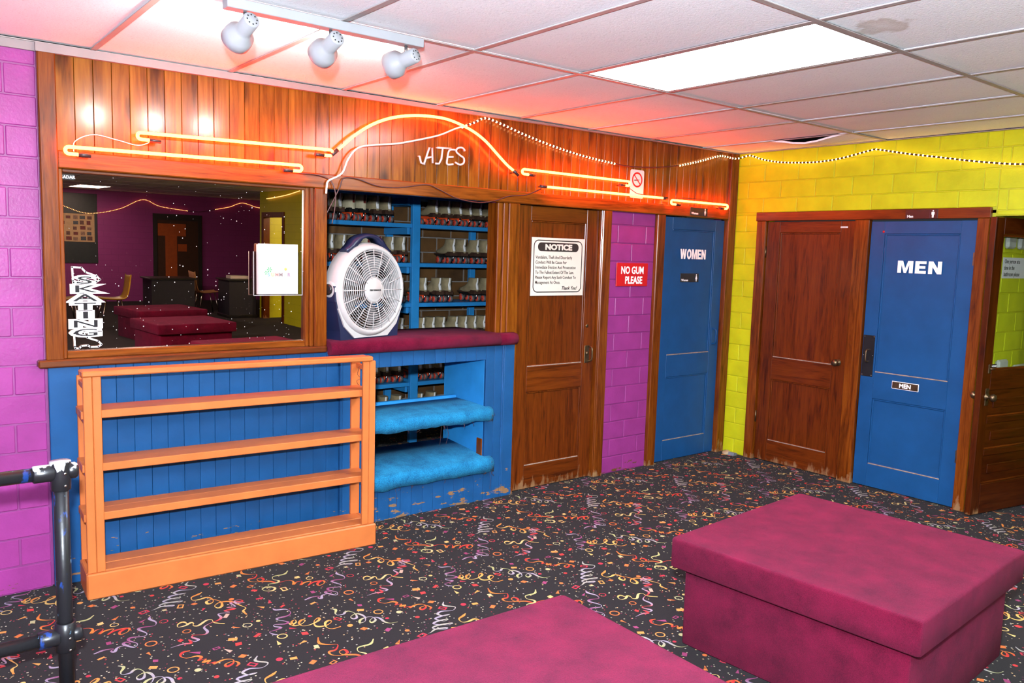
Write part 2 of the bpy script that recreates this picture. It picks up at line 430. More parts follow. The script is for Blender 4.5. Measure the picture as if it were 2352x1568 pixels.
# ---- floor: dark carpet with a printed confetti repeat of 0.87 m
def carpet_base():
    t = NT('carpet_ground'); v = t.coord((1, 1, 1))
    n = t.noise(v, 420, 3, 0.7)
    c = t.ramp(n, [(0.35, (0.0025, 0.0015, 0.002)), (0.7, (0.011, 0.006, 0.0085))])
    t.set(c, 0.95, 0.08, sheen=0.05); t.bump(n, 0.5, 0.003)
    return t.m
def carpet_print():
    t = NT('carpet_print'); v = t.coord((1, 1, 1))
    a = t.add('ShaderNodeVertexColor'); a.layer_name = 'Col'
    n = t.noise(v, 420, 3, 0.7)
    c = t.mix(t.ramp(n, [(0.25, (0.42,)*3), (0.6, (0.0,)*3)]), a.outputs['Color'], (0.03, 0.02, 0.025))
    t.set(c, 0.95, 0.08); t.bump(n, 0.5, 0.003)
    return t.m
SQUIGGLES = [
    ((0.485, 0.429, 0.578), (0.578, 0.61, 0.262), 0.013, [(2.471, -0.941), (2.486, -0.964), (2.468, -0.996), (2.469, -1.017), (2.494, -1.022), (2.511, -1.007), (2.528, -1.01), (2.538, -1.043), (2.527, -1.084), (2.508, -1.088), (2.507, -1.065), (2.534, -1.049), (2.552, -1.062), (2.557, -1.1), (2.538, -1.137), (2.513, -1.139), (2.528, -1.114), (2.559, -1.106), (2.583, -1.117), (2.582, -1.151), (2.556, -1.165), (2.558, -1.143), (2.588, -1.126), (2.604, -1.148), (2.604, -1.191), (2.62, -1.215), (2.65, -1.222)]),
    ((0.913, 0.305, 0.061), (0.871, 0.61, 0.188), 0.013, [(2.265, -0.96), (2.27, -0.988), (2.294, -0.979), (2.299, -0.955), (2.28, -0.965), (2.273, -1.002), (2.301, -1.009), (2.331, -0.988), (2.324, -0.972), (2.301, -0.992), (2.302, -1.026), (2.337, -1.034), (2.383, -1.015), (2.389, -0.993), (2.363, -1.01), (2.347, -1.049), (2.356, -1.072), (2.389, -1.078), (2.419, -1.06), (2.416, -1.042), (2.392, -1.055), (2.379, -1.096), (2.394, -1.122), (2.431, -1.122)]),
    ((0.352, 0.08, 0.223), (0.485, 0.429, 0.578), 0.013, [(2.265, -0.796), (2.271, -0.818), (2.308, -0.834), (2.314, -0.874), (2.29, -0.9), (2.243, -0.899), (2.241, -0.918), (2.257, -0.938), (2.267, -0.961), (2.247, -0.967), (2.212, -0.949), (2.204, -0.964), (2.223, -0.989), (2.201, -0.998), (2.169, -1.0), (2.172, -1.026), (2.186, -1.043)]),
    ((0.716, 0.045, 0.045), (0.913, 0.305, 0.061), 0.013, [(2.311, -0.289), (2.294, -0.337), (2.318, -0.368), (2.349, -0.388), (2.324, -0.424), (2.295, -0.425), (2.292, -0.453), (2.321, -0.479), (2.35, -0.472), (2.351, -0.442), (2.328, -0.447), (2.329, -0.478), (2.369, -0.505), (2.39, -0.539), (2.439, -0.542), (2.459, -0.566), (2.445, -0.603), (2.469, -0.583), (2.494, -0.589), (2.469, -0.627), (2.495, -0.61), (2.529, -0.613), (2.494, -0.653), (2.533, -0.629), (2.578, -0.639), (2.569, -0.67), (2.539, -0.681), (2.544, -0.653), (2.58, -0.636), (2.582, -0.669)]),
    ((0.831, 0.68, 0.305), (0.578, 0.61, 0.262), 0.013, [(2.49, -0.429), (2.458, -0.461), (2.406, -0.458), (2.39, -0.489), (2.406, -0.52), (2.39, -0.539), (2.351, -0.534), (2.343, -0.558), (2.359, -0.589), (2.339, -0.614), (2.31, -0.598), (2.305, -0.572), (2.328, -0.558), (2.342, -0.581)]),
    ((0.871, 0.61, 0.188), (0.913, 0.305, 0.061), 0.014, [(2.067, -0.45), (2.046, -0.464), (2.012, -0.479), (2.007, -0.513), (2.034, -0.522), (2.069, -0.518), (2.082, -0.554), (2.072, -0.584), (2.05, -0.591), (2.052, -0.562), (2.081, -0.554), (2.103, -0.596), (2.093, -0.644), (2.072, -0.656), (2.067, -0.626), (2.099, -0.603), (2.141, -0.622), (2.159, -0.679), (2.171, -0.724), (2.151, -0.745), (2.151, -0.789)]),
    ((0.716, 0.045, 0.045), (0.485, 0.429, 0.578), 0.013, [(2.188, -0.663), (2.156, -0.656), (2.155, -0.626), (2.179, -0.624), (2.183, -0.65), (2.135, -0.631), (2.139, -0.684), (2.105, -0.67), (2.131, -0.705), (2.086, -0.698), (2.098, -0.727), (2.054, -0.714), (2.052, -0.756), (2.031, -0.775), (2.003, -0.781), (1.964, -0.804), (1.963, -0.851), (1.945, -0.871), (1.907, -0.853), (1.896, -0.868), (1.911, -0.902), (1.892, -0.909), (1.879, -0.88), (1.878, -0.915), (1.849, -0.905), (1.8, -0.909)]),
    ((0.831, 0.68, 0.305), (0.871, 0.61, 0.188), 0.013, [(1.917, -0.736), (1.908, -0.708), (1.884, -0.717), (1.877, -0.744), (1.905, -0.747), (1.932, -0.732), (1.939, -0.746), (1.932, -0.765), (1.949, -0.777), (1.991, -0.748), (2.012, -0.754), (2.012, -0.787), (2.044, -0.822)]),
    ((0.913, 0.305, 0.061), (0.716, 0.045, 0.045), 0.014, [(1.855, -0.976), (1.829, -0.973), (1.812, -0.997), (1.826, -1.028), (1.864, -1.033), (1.874, -1.055), (1.856, -1.071), (1.885, -1.076), (1.867, -1.095), (1.893, -1.096), (1.876, -1.115), (1.905, -1.119), (1.896, -1.13), (1.939, -1.121), (1.966, -1.139), (1.957, -1.168), (1.93, -1.179), (1.932, -1.158), (1.966, -1.153), (1.975, -1.181), (1.959, -1.197)]),
    ((0.485, 0.429, 0.578), (0.515, 0.515, 0.429), 0.013, [(2.923, -1.166), (2.903, -1.199), (2.936, -1.239), (2.905, -1.263), (2.862, -1.243), (2.831, -1.257), (2.848, -1.289), (2.876, -1.287), (2.831, -1.283), (2.798, -1.29), (2.818, -1.329), (2.842, -1.322), (2.794, -1.314), (2.766, -1.327), (2.811, -1.368), (2.837, -1.364), (2.77, -1.348), (2.741, -1.359), (2.772, -1.394), (2.794, -1.389), (2.746, -1.373), (2.716, -1.385), (2.7, -1.387)]),
    ((0.352, 0.08, 0.223), (0.485, 0.429, 0.578), 0.014, [(1.811, -0.575), (1.801, -0.601), (1.815, -0.644), (1.8, -0.675), (1.758, -0.663), (1.739, -0.674), (1.757, -0.726), (1.743, -0.748), (1.696, -0.732), (1.683, -0.753), (1.704, -0.798), (1.686, -0.823), (1.659, -0.775), (1.671, -0.76), (1.68, -0.789), (1.636, -0.788), (1.616, -0.819), (1.606, -0.805), (1.618, -0.791), (1.584, -0.782), (1.547, -0.793)]),
]
SQ = SQUIGGLES   # polylines of one repeat, metres
def build_floor():
    T = 0.87; rnd = random.Random(5)
    V = []; F = []; C = []
    def poly(pts, cols, z=0.0007):
        b = len(V); V.extend((p[0], p[1], z) for p in pts); F.append(tuple(range(b, b+len(pts)))); C.append(cols)
    segs = []
    for (c1, c2, w, pts) in SQ:
        P = catmull([(p[0], p[1], 0) for p in pts], 4); n = len(P)
        for i in range(n): segs.append((P[i].x, P[i].y))
        Lp = []
        for i in range(n):
            t = (P[min(i+1, n-1)]-P[max(i-1, 0)]); t.normalize() if t.length > 1e-9 else None
            nn = Vector((-t.y, t.x, 0))
            ww = 0.92*w*(0.62+0.38*math.sin(i*0.42))*(1.0 if 2 < i < n-3 else 0.6)
            Lp.append((P[i]+nn*ww/2, P[i]-nn*ww/2))
        for i in range(n-1):
            f = 0.5+0.5*math.sin(i*0.33)
            col = tuple(0.66*(a*(1-f)+b*f) for a, b in zip(c1, c2))
            poly([Lp[i][0], Lp[i][1], Lp[i+1][1], Lp[i+1][0]], col, 0.0008+0.00001*(i % 7))
    occ = {}
    def free(x, y, r):
        for (sx, sy) in segs:
            dx = (x-sx+T/2) % T - T/2; dy = (y-sy+T/2) % T - T/2
            if dx*dx+dy*dy < r*r: return False
        return True
    placed = []
    PAL = [tuple(0.7*q for q in c_) for c_ in (L(225, 70, 70), L(240, 205, 130), L(235, 130, 70), L(205, 200, 150), L(165, 75, 120), L(215, 185, 165), L(240, 165, 90), L(200, 60, 80))]
    kinds = ['dia']*9 + ['ring']*7 + ['tri']*12 + ['sq']*8 + ['disc']*9 + ['frame']*7 + ['bar']*5
    for kd in kinds:
        for _ in range(60):
            x, y = rnd.random()*T, rnd.random()*T
            if free(x, y, 0.022) and all(((x-a+T/2) % T-T/2)**2+((y-b+T/2) % T-T/2)**2 > 0.046**2 for a, b in placed): break
        placed.append((x, y)); col = rnd.choice(PAL); a = rnd.random()*6.28; r = rnd.uniform(0.011, 0.018)
        R = lambda px_, py_: (x+px_*math.cos(a)-py_*math.sin(a), y+px_*math.sin(a)+py_*math.cos(a))
        if kd == 'tri': poly([R(-r*0.55, -r), R(r*0.6, -r*0.8), R(0, r*1.7)], col)
        elif kd == 'sq': poly([R(-r, -r*0.7), R(r, -r*0.7), R(r, r*0.7), R(-r, r*0.7)], col)
        elif kd == 'dia': poly([R(-r*1.2, 0), R(0, -r), R(r*1.2, 0), R(0, r)], col)
        elif kd == 'bar': poly([R(-r*1.2, -r*0.5), R(r*1.2, -r*0.5), R(r*1.2, r*0.5), R(-r*1.2, r*0.5)], col)
        elif kd == 'disc': poly([R(r*0.8*math.cos(k*0.5236), r*0.8*math.sin(k*0.5236)) for k in range(12)], col)
        elif kd == 'ring':
            for k in range(16):
                a0, a1 = 2*PI*k/16, 2*PI*(k+1)/16; r0, r1 = r*1.35, r*1.02
                poly([R(r0*math.cos(a0), r0*math.sin(a0)), R(r0*math.cos(a1), r0*math.sin(a1)), R(r1*math.cos(a1), r1*math.sin(a1)), R(r1*math.cos(a0), r1*math.sin(a0))], col)
        else:
            q = [(-r*1.2, -r*0.8), (r*1.2, -r*0.8), (r*1.2, r*0.8), (-r*1.2, r*0.8)]
            for k in range(4):
                p, n2 = q[k], q[(k+1) % 4]
                poly([R(*p), R(*n2), R(n2[0]*0.62, n2[1]*0.55), R(p[0]*0.62, p[1]*0.55)], col)
    DP = [tuple(0.7*q for q in c_) for c_ in (L(225, 220, 190), L(190, 190, 160), L(190, 70, 80), L(120, 60, 90), L(225, 190, 140), L(200, 195, 185))]
    for _ in range(640):
        x, y = rnd.random()*T, rnd.random()*T
        if not free(x, y, 0.010): continue
        r = rnd.uniform(0.0022, 0.0042); col = rnd.choice(DP)
        poly([(x-r, y-r*0.6), (x+r*0.6, y-r), (x+r, y+r*0.6), (x-r*0.6, y+r)], col)
    v = np.array(V, np.float32); ls = np.array([len(f) for f in F]); idx = np.concatenate([np.array(f) for f in F])
    cols = np.array([c for c, n in zip(C, ls) for _ in range(n)], np.float32)
    allv = []; alli = []; alll = []; allc = []; base = 0
    for i in range(-4, 8):
        for j in range(-6, 3):
            off = np.array([i*T, j*T, 0], np.float32)
            if i*T > 6.6 or i*T+T < XL+0.4: continue
            allv.append(v+off); alli.append(idx+base); alll.append(ls); allc.append(cols); base += len(v)
    # ground sheet
    g = np.array([(XL, YB, 0), (8.6, YB, 0), (8.6, 2.2, 0), (XL, 2.2, 0)], np.float32)
    gv = np.concatenate([g]+allv); gi = np.concatenate([np.arange(4)]+[a+4 for a in alli]); gl = np.concatenate([np.array([4])]+alll)
    gc = np.concatenate([np.zeros((4, 3), np.float32)]+allc)
    me = bpy.data.meshes.new('floor')
    me.vertices.add(len(gv)); me.vertices.foreach_set('co', gv.ravel())
    me.loops.add(len(gi)); me.loops.foreach_set('vertex_index', gi.astype(np.int32))
    me.polygons.add(len(gl)); me.polygons.foreach_set('loop_start', np.concatenate([[0], np.cumsum(gl)[:-1]]).astype(np.int32))
    mi = np.ones(len(gl), np.int32); mi[0] = 0
    me.materials.append(carpet_base()); me.materials.append(carpet_print())
    me.update(calc_edges=True); me.polygons.foreach_set('material_index', mi)
    ca = me.color_attributes.new('Col', 'FLOAT_COLOR', 'CORNER')
    ca.data.foreach_set('color', np.concatenate([gc, np.ones((len(gc), 1), np.float32)], 1).ravel())
    me.validate()
    o = obj('floor', me); tag(o, 'dark carpet printed with confetti and curly streamers', 'floor', kind='structure')
build_floor()

# ---- ceiling: suspended grid with 2 x 4 ft panels
def tile_mat(name, stain=None):
    t = NT(name); v = t.coord((1, 1, 1), 9.0)
    f = t.noise(t.coord((1, 1, 1), 9.0), 95, 3, 0.65, 0.6)
    c = t.ramp(t.noise(v, 3.0, 3), [(0.3, (0.85, 0.89, 0.93)), (0.7, (0.90, 0.94, 0.97))])
    c = t.mix(t.ramp(f, [(0.30, (1, 1, 1)), (0.42, (0, 0, 0))]), c, (0.74, 0.77, 0.80))
    if stain:
        v2 = t.coord((1, 1, 1))
        vm = t.add('ShaderNodeVectorMath', operation='DISTANCE'); t.link(v2, vm.inputs[0]); vm.inputs[1].default_value = (*stain, 0)
        d = t.math('MULTIPLY_ADD', t.noise(v2, 9, 4), 0.22, vm.outputs['Value'])
        k = t.ramp(d, [(0.10, (0.30,)*3), (0.190, (0.55,)*3), (0.215, (0, 0, 0))])
        c = t.mix(k, c, (0.42, 0.34, 0.25))
    t.set(c, 0.75, 0.25); t.bump(f, 0.40, 0.004)
    return t.m
M['tile'] = tile_mat('fissured_ceiling_panel')
M['tilestain'] = tile_mat('water_stained_ceiling_panel', (-0.06, 0.50))
X0, TX, Y0, TY = 2.106, 0.6096, -1.236, 1.2192
def build_ceiling():
    root = obj('ceiling', MB().box(XL-0.1, 8.7, YB-0.1, 0.0, H+0.16, H+0.22), mat_plain('roof_deck', (0.06, 0.06, 0.065), 0.8))
    tag(root, 'white suspended ceiling of long textured panels in a metal grid', 'ceiling', kind='structure')
    xs = [XL]+[X0+i*TX for i in range(-9, 6)]+[XR]+[XR+TX*k for k in (1, 2, 3, 4, 5)]
    ys = [0.0]+[Y0-j*TY for j in range(0, 13)]
    ys = [y for y in ys if y > YB]+[YB]
    rnd = random.Random(3)
    for a in range(len(xs)-1):
        for b in range(len(ys)-1):
            x0, x1, y1, y0 = xs[a], xs[a+1], ys[b], ys[b+1]
            cx, cy = (x0+x1)/2, (y0+y1)/2
            if x0 > XR-0.01 and (y1 > -3.4 or (x0 > 6.8 and y1 > -8.0)): continue
            if any(abs(cx-fx) < 0.2 and abs(cy-fy) < 0.3 for fx, fy in LIGHTS): continue
            z = H+0.004+rnd.uniform(0, 0.0025)
            w, d = x1-x0-0.006, y1-y0-0.006
            if abs(x1-XR) < 0.01 and b == 0:
                # the sagging corner panel: its inner edge has dropped out of the grid
                mb = MB(); n = 14; rows = []
                for k in range(n+1):
                    yy = -d/2+d*k/n; t = k/n
                    sag = 0.045*math.exp(-((t-0.28)/0.17)**2)
                    rows.append([(-w/2, yy, -sag), (0, yy, -sag*0.5-0.004), (w/2, yy, -0.002)])
                for k in range(n):
                    for q in range(2): mb.quad([rows[k][q], rows[k][q+1], rows[k+1][q+1], rows[k+1][q]], True)
                    for q in range(2): mb.quad([tuple(np.add(rows[k][q], (0, 0, 0.012))), tuple(np.add(rows[k+1][q], (0, 0, 0.012))), tuple(np.add(rows[k+1][q+1], (0, 0, 0.012))), tuple(np.add(rows[k][q+1], (0, 0, 0.012)))], True)
                    mb.quad([rows[k][0], tuple(np.add(rows[k][0], (0, 0, 0.012))), tuple(np.add(rows[k+1][0], (0, 0, 0.012))), rows[k+1][0]])
                o = obj('ceiling_panel', mb, 'tile', root, (cx, cy, z)); tag(o, 'warped ceiling panel sagging out of the grid in the corner')
                continue
            m = 'tile'
            if abs(x0-(X0+TX)) < 0.01 and abs(y1-(Y0-TY)) < 0.01: m = 'tilestain'
            me = boxmesh('ceiling_panel', w, d, 0.014, 0.0, m)
            o = obj('ceiling_panel', me, None, root, (cx, cy, z+0.007))
            o.rotation_euler = (rnd.uniform(-1, 1)*0.0012, rnd.uniform(-1, 1)*0.002, 0)
    for x in xs[1:-1]:
        if abs(x-XR) < 0.01: continue
        boxpart('grid_bar', root, x-0.012, x+0.012, YB, -0.001 if x < XR else -3.7, H-0.003, H+0.0005, 'gridwhite', 0.0)
    for y in ys[1:-1]:
        boxpart('grid_bar', root, XL, XR if y > -3.6 else 8.5, y-0.012, y+0.012, H-0.0045, H-0.001, 'gridwhite', 0.0)
    for (x0, x1, y0, y1) in ((XL, XR, -0.024, -0.001), (XR-0.024, XR-0.001, -3.4, -0.001)):
        boxpart('wall_angle', root, x0, x1, y0, y1, H-0.005, H-0.0015, 'gridwhite', 0.0)
LIGHTS = [(X0+TX*1.5, Y0-TY*0.5), (X0+TX*2.5, Y0-TY*10.5), (X0+TX*1.5, Y0-TY*5.5), (X0-TX*4.5, Y0-TY*3.5), (X0+TX*3.5, Y0-TY*2.5)]  # last entry is an added, unseen fixture brightening the right wall and doors
build_ceiling()
def ceiling_light(fx, fy, label):
    t = thing('ceiling_light', label, 'ceiling light', (fx, fy, H-0.002), group='recessed fluorescent ceiling lights')
    w, d = TX-0.03, TY-0.03
    mb = MB()
    for (a, b, c, e) in ((-w/2, w/2, -d/2, -d/2+0.014), (-w/2, w/2, d/2-0.014, d/2), (-w/2, -w/2+0.014, -d/2+0.014, d/2-0.014), (w/2-0.014, w/2, -d/2+0.014, d/2-0.014)):
        mb.box(a, b, c, e, 0.0, 0.016)
    obj('light_frame', mb, 'gridwhite', t)
    obj('diffuser', MB().box(-w/2+0.014, w/2-0.014, -d/2+0.014, d/2-0.014, 0.004, 0.010), 'fluor', t)
    obj('light_housing', MB().box(-w/2, w/2, -d/2, d/2, 0.018, 0.12), 'gridwhite', t)
for (fx, fy), lb in zip(LIGHTS, ('glowing recessed fluorescent light panel in the ceiling above the wine-red bench',
                                 'far fluorescent light panel seen mirrored in the dark window',
                                 'fluorescent light panel over the mirrored benches in the rear hall',
                                 'fluorescent light panel over the left side of the hall behind the photographer',
                                 'added unseen fluorescent panel right of the photographer, brightening the right wall')):
    ceiling_light(fx, fy, lb)

# ---- masonry blocks laid one by one
BL = 0.2925
def course_blocks(root, runs, offs, plane, mat, z0=-0.008, bl=BL, depth=0.02, joint=0.005, face=0.0, jit=0.0012, zlim=(0, H), name='block', c=0.004):
    """runs: (a0, a1, z_from, z_to) stretches along the wall; plane 'y' (wall along x, face at y=face) or 'x' (wall along y, face at x=face)"""
    rnd = random.Random(11)
    for (a0, a1, zf, zt) in runs:
        for k in range(0, 20):
            zb, zt_ = max(z0+k*CH, zf), min(z0+(k+1)*CH, zt)
            if zt_-zb < 0.012: continue
            s = offs + (bl/2 if k % 2 else 0.0)
            n0 = math.floor((a0-s)/bl)
            e = s+n0*bl
            while e < a1:
                p0, p1 = max(e, a0), min(e+bl, a1); e += bl
                if p1-p0 < 0.012: continue
                l, r = p0+joint/2, p1-joint/2
                b, t = zb+joint/2, zt_-joint/2
                j = rnd.uniform(-jit, jit)
                if plane == 'y': boxpart(name, root, l, r, face+j, face+j+depth, b, t, mat, c)
                else: boxpart(name, root, face+j, face+j+depth, l, r, b, t, mat, c)
def boxj(*bs):
    mb = MB()
    for q in bs: mb.box(*q)
    return mb

# ---- wall with the counter (y = 0)
def brick_far(name, c1, c2, mortar, rough=0.5):
    t = NT(name)
    tc = t.add('ShaderNodeNewGeometry'); sp = t.add('ShaderNodeSeparateXYZ'); t.link(tc.outputs['Position'], sp.inputs[0])
    ad = t.math('ADD', sp.outputs[0], sp.outputs[1]); cb = t.add('ShaderNodeCombineXYZ'); t.link(ad, cb.inputs[0]); t.link(sp.outputs[2], cb.inputs[1])
    b = t.add('ShaderNodeTexBrick'); t.link(cb.outputs[0], b.inputs['Vector'])
    b.inputs['Color1'].default_value = (*c1, 1); b.inputs['Color2'].default_value = (*c2, 1); b.inputs['Mortar'].default_value = (*mortar, 1)
    b.inputs['Scale'].default_value = 1.0; b.inputs['Brick Width'].default_value = BL; b.inputs['Row Height'].default_value = CH; b.inputs['Mortar Size'].default_value = 0.004
    t.set(b.outputs['Color'], rough); t.bump(b.outputs['Fac'], -0.4, 0.004)
    return t.m
M['purple_far'] = brick_far('magenta_block_wall', (0.25, 0.032, 0.19), (0.235, 0.029, 0.18), (0.19, 0.024, 0.148))
M['lime_far'] = brick_far('lime_block_wall', (0.52, 0.55, 0.008), (0.49, 0.52, 0.008), (0.42, 0.44, 0.007))
M['purple_joint'] = mat_plain('magenta_painted_joint', (0.19, 0.024, 0.148), 0.5, var=0.1)
M['lime_joint'] = mat_plain('lime_painted_joint', (0.44, 0.46, 0.006), 0.5, var=0.1)
D1, D2, COLX = (3.362, 4.088), (4.757, 5.497), (4.186, 4.664)

wb = obj('wall_back', boxj((XL, 0.664, 0.0035, 0.12, 0, H), (0.664, XR, 0.02, 0.12, HEAD1-0.03, H), (0.664, 2.02, 0.02, 0.10, 0, 1.03), (0.664, 0.74, 0.02, 0.10, 1.03, HEAD1),
                           (1.945, 2.015, 0.02, 0.10, 1.03, HEAD1), (3.19, 3.355, 0.02, 0.10, 0, HEAD1), (4.186, 4.664, 0.0035, 0.12, 0, HEAD1), (5.5, XR, 0.02, 0.12, 0, HEAD1)), 'purple_joint')
tag(wb, 'magenta block wall with pine boarding above the skate counter', 'wall', kind='structure')
course_blocks(wb, [(XL+1.7, 0.664, 0, H)], 0.54-0.5*BL, 'y', 'purple')
course_blocks(wb, [(COLX[0], COLX[1], 0, HEAD0)], 4.275-0.5*BL, 'y', 'purple')
# pine boards above
x = 0.733; k = 0; rnd = random.Random(2)
while x < 5.50:
    w = 0.0765 if x+0.0765 < 5.5 else 5.5-x
    if w < 0.02: break
    boxpart('board', wb, x+0.0008, x+w-0.0008, -0.010+rnd.uniform(-0.0008, 0.0008), 0.012, HEAD1-0.02, H-0.001, 'board', 0.0016)
    x += 0.0765
# blue boards under the window
x = 0.80
boxpart('corner_board', wb, 0.672, 0.80, -0.014, 0.012, 0.0, 1.03, 'blue', 0.003)
while x < 2.10:
    w = min(0.0765, 2.115-x)
    boxpart('board', wb, x+0.0007, x+w-0.0007, -0.008+rnd.uniform(-0.0006, 0.0006), 0.012, 0.0, 1.03, 'blue', 0.0015)
    x += 0.0765

# ---- wooden trims (head rail, posts, casings)
def trim(n, label, bs, mat, c=0.005):
    mb = MB()
    for q in bs: mb.box(*q, c)
    o = obj('trim_%d' % n, mb, mat); tag(o, label, 'trim', kind='structure'); return o
trim(1, 'varnished wooden head rail running over window, counter and doors', [(0.733, 5.5, -0.030, 0.03, HEAD0, HEAD1)], 'trimx')
trim(2, 'tall varnished post between magenta blocks and dark window', [(0.664, 0.735, -0.032, 0.03, 1.055, H-0.006)], 'trimz')
trim(3, 'varnished post between dark window and skate counter opening', [(1.943, 2.015, -0.032, 0.09, 1.055, HEAD0)], 'trimz')
trim(4, 'worn varnished jamb at the right end of the counter opening', [(3.186, 3.225, -0.012, 0.10, 1.075, HEAD0), (3.225, 3.262, -0.022, 0.10, 1.075, HEAD0)], 'trimz')
trim(5, 'varnished casing between counter jamb and brown door with the notice', [(3.262, 3.352, -0.030, 0.05, 0.0, HEAD0)], 'trimz')
trim(6, 'worn door casing left of the narrow magenta block strip', [(4.092, 4.100, -0.020, 0.06, 0.0, HEAD0), (4.100, 4.186, -0.028, 0.05, 0.0, HEAD0)], 'trimz')
trim(7, 'worn door casing right of the narrow magenta block strip', [(4.664, 4.752, -0.028, 0.05, 0.0, HEAD0)], 'trimz')
trim(8, 'dark varnished corner casing between blue women door and lime wall', [(5.5, XR-0.004, -0.030, 0.05, 0.0, H-0.006)], 'trimz')

M['crown'] = mat_plain('pale_crown_paint', (0.24, 0.19, 0.19), 0.5, var=0.06)
mbc = MB()
for (xa, xb_, za, zb_) in ((XL, 0.66, 2.402, 2.396), (0.66, 2.0, 2.394, 2.404), (2.0, 3.6, 2.404, 2.422), (3.6, 5.5, 2.422, 2.430)):
    mbc.prism([(xa, za), (xb_, zb_), (xb_, H-0.0052), (xa, H-0.0052)], -0.036 if xa > 0.5 else -0.016, 0.002 if xa < 0.5 else -0.012)
o = obj('trim_14', mbc, 'crown'); tag(o, 'pale strip along the ceiling above the pine boards', 'trim', kind='structure')

# ---- window_1: dark mirror-like glass, moulding and sill
def glass_mat():
    t = NT('dark_window_glass')
    gl = t.add('ShaderNodeBsdfGlossy'); gl.inputs['Roughness'].default_value = 0.0; gl.inputs['Color'].default_value = (1.0, 0.66, 0.50, 1)
    tr = t.add('ShaderNodeBsdfTransparent'); tr.inputs['Color'].default_value = (0.10, 0.10, 0.11, 1)
    fr = t.add('ShaderNodeLayerWeight'); fr.inputs['Blend'].default_value = 0.3
    mx = t.add('ShaderNodeMixShader'); mx.inputs[0].default_value = GLASS_REFL
    t.link(tr.outputs[0], mx.inputs[1]); t.link(gl.outputs[0], mx.inputs[2])
    # dried specks and smears
    v = t.coord((1, 1, 1)); vo = t.add('ShaderNodeTexVoronoi'); vo.inputs['Scale'].default_value = 75; t.link(v, vo.inputs['Vector'])
    sx = t.add('ShaderNodeSeparateColor'); t.link(vo.outputs['Color'], sx.inputs[0])
    r = t.math('MULTIPLY', t.math('POWER', sx.outputs[0], 6.0), 0.22)
    gate = t.math('GREATER_THAN', t.noise(v, 2.2, 2), 0.46)
    sp = t.math('MULTIPLY', t.math('LESS_THAN', vo.outputs['Distance'], r), gate)
    df = t.add('ShaderNodeBsdfDiffuse'); df.inputs['Color'].default_value = (0.7, 0.68, 0.66, 1)
    m2 = t.add('ShaderNodeMixShader'); t.link(t.math('MULTIPLY', sp, 0.6), m2.inputs[0]); t.link(mx.outputs[0], m2.inputs[1]); t.link(df.outputs[0], m2.inputs[2])
    t.link(m2.outputs[0], t.out.inputs['Surface'])
    return t.m
M['darkglass'] = glass_mat()
w1 = thing('window_1', 'dark reflective office window in a varnished frame beside the skate counter', 'window', (0.735, 0, 1.03), kind='structure')
def wl(name, x0, x1, y0, y1, z0, z1, mat, c=0.003): return boxpart(name, w1, x0-0.735, x1-0.735, y0, y1, z0-1.03, z1-1.03, mat, c)
g = wl('glass_pane', 0.748, 1.905, 0.021, 0.027, 1.082, 1.900, 'darkglass', 0.0)
g.rotation_euler = (math.radians(GLASS_TILT), 0, 0)
tag(g, 'dark glass mirroring the hall behind the photographer')
wl('frame_stop', 0.735, 0.752, -0.014, 0.05, 1.058, HEAD0, 'trimz'); 
wl('frame_stop', 1.900, 1.922, -0.004, 0.05, 1.058, HEAD0, 'trimz'); wl('frame_stop', 1.922, 1.943, -0.016, 0.05, 1.058, HEAD0, 'trimz')
wl('frame_stop', 0.752, 1.900, -0.006, 0.05, 1.893, HEAD0, 'sill'); wl('frame_stop', 0.752, 1.900, -0.004, 0.05, 1.058, 1.090, 'trimx')
wl('window_sill', 0.630, 2.012, -0.048, 0.05, 1.024, 1.058, 'sill', 0.006)
# printed decal: the word SKATING stacked between two skate boots
def decal():
    d = thing('window_decal', 'white outlined vertical skating decal with two skate boots on the dark window', 'decal', (0.835, 0.016, 1.098))
    zt = 0.305; hs = zt/7.0; wm = MB
    boot = [(-0.048, 0.0), (-0.050, 0.062), (-0.012, 0.060), (0.004, 0.040), (0.050, 0.022), (0.064, 0.006), (0.050, -0.004), (0.016, -0.004), (0.006, 0.004), (-0.022, 0.002), (-0.030, -0.008), (-0.046, -0.008)]
    def outline(pts, w, y0, y1, zoff):
        mb = MB(); n = len(pts)
        for k in range(n):
            a = Vector((pts[k][0], 0, pts[k][1]+zoff)); b = Vector((pts[(k+1) % n][0], 0, pts[(k+1) % n][1]+zoff))
            t = (b-a).normalized(); nn = Vector((-t.z, 0, t.x))*w/2; a -= t*w*0.4; b += t*w*0.4
            mb.quad([a+nn, a-nn, b-nn, b+nn])
        for i in range(len(mb.v)): mb.v[i] = (mb.v[i][0], y1, mb.v[i][2])
        return mb
    obj('boot_outline', outline(boot, 0.0075, 0.0, -0.0006, 0.010), 'pinkletter', d)
    obj('boot_outline', outline(boot, 0.0075, 0.0, -0.0006, 0.312), 'pinkletter', d)
    for k, ch in enumerate('SKATING'):
        z = 0.058 + (6-k)*(0.245/6.0)*0.985
        wscale = 3.3 if ch != 'I' else 4.2
        me = text_mesh('decal_letter_outline', ch, 0.047, 'pinkletter', bold=0.0068, xs=wscale, align='CENTER', depth=0.0002)
        o = obj('decal_letter_outline', me, None, d, (0, 0.0, z), UPR)
        me = text_mesh('decal_letter', ch, 0.047, M['black'], bold=0.0002, xs=wscale, align='CENTER', depth=0.0002)
        o = obj('decal_letter', me, None, d, (0, -0.0008, z), UPR)
decal()
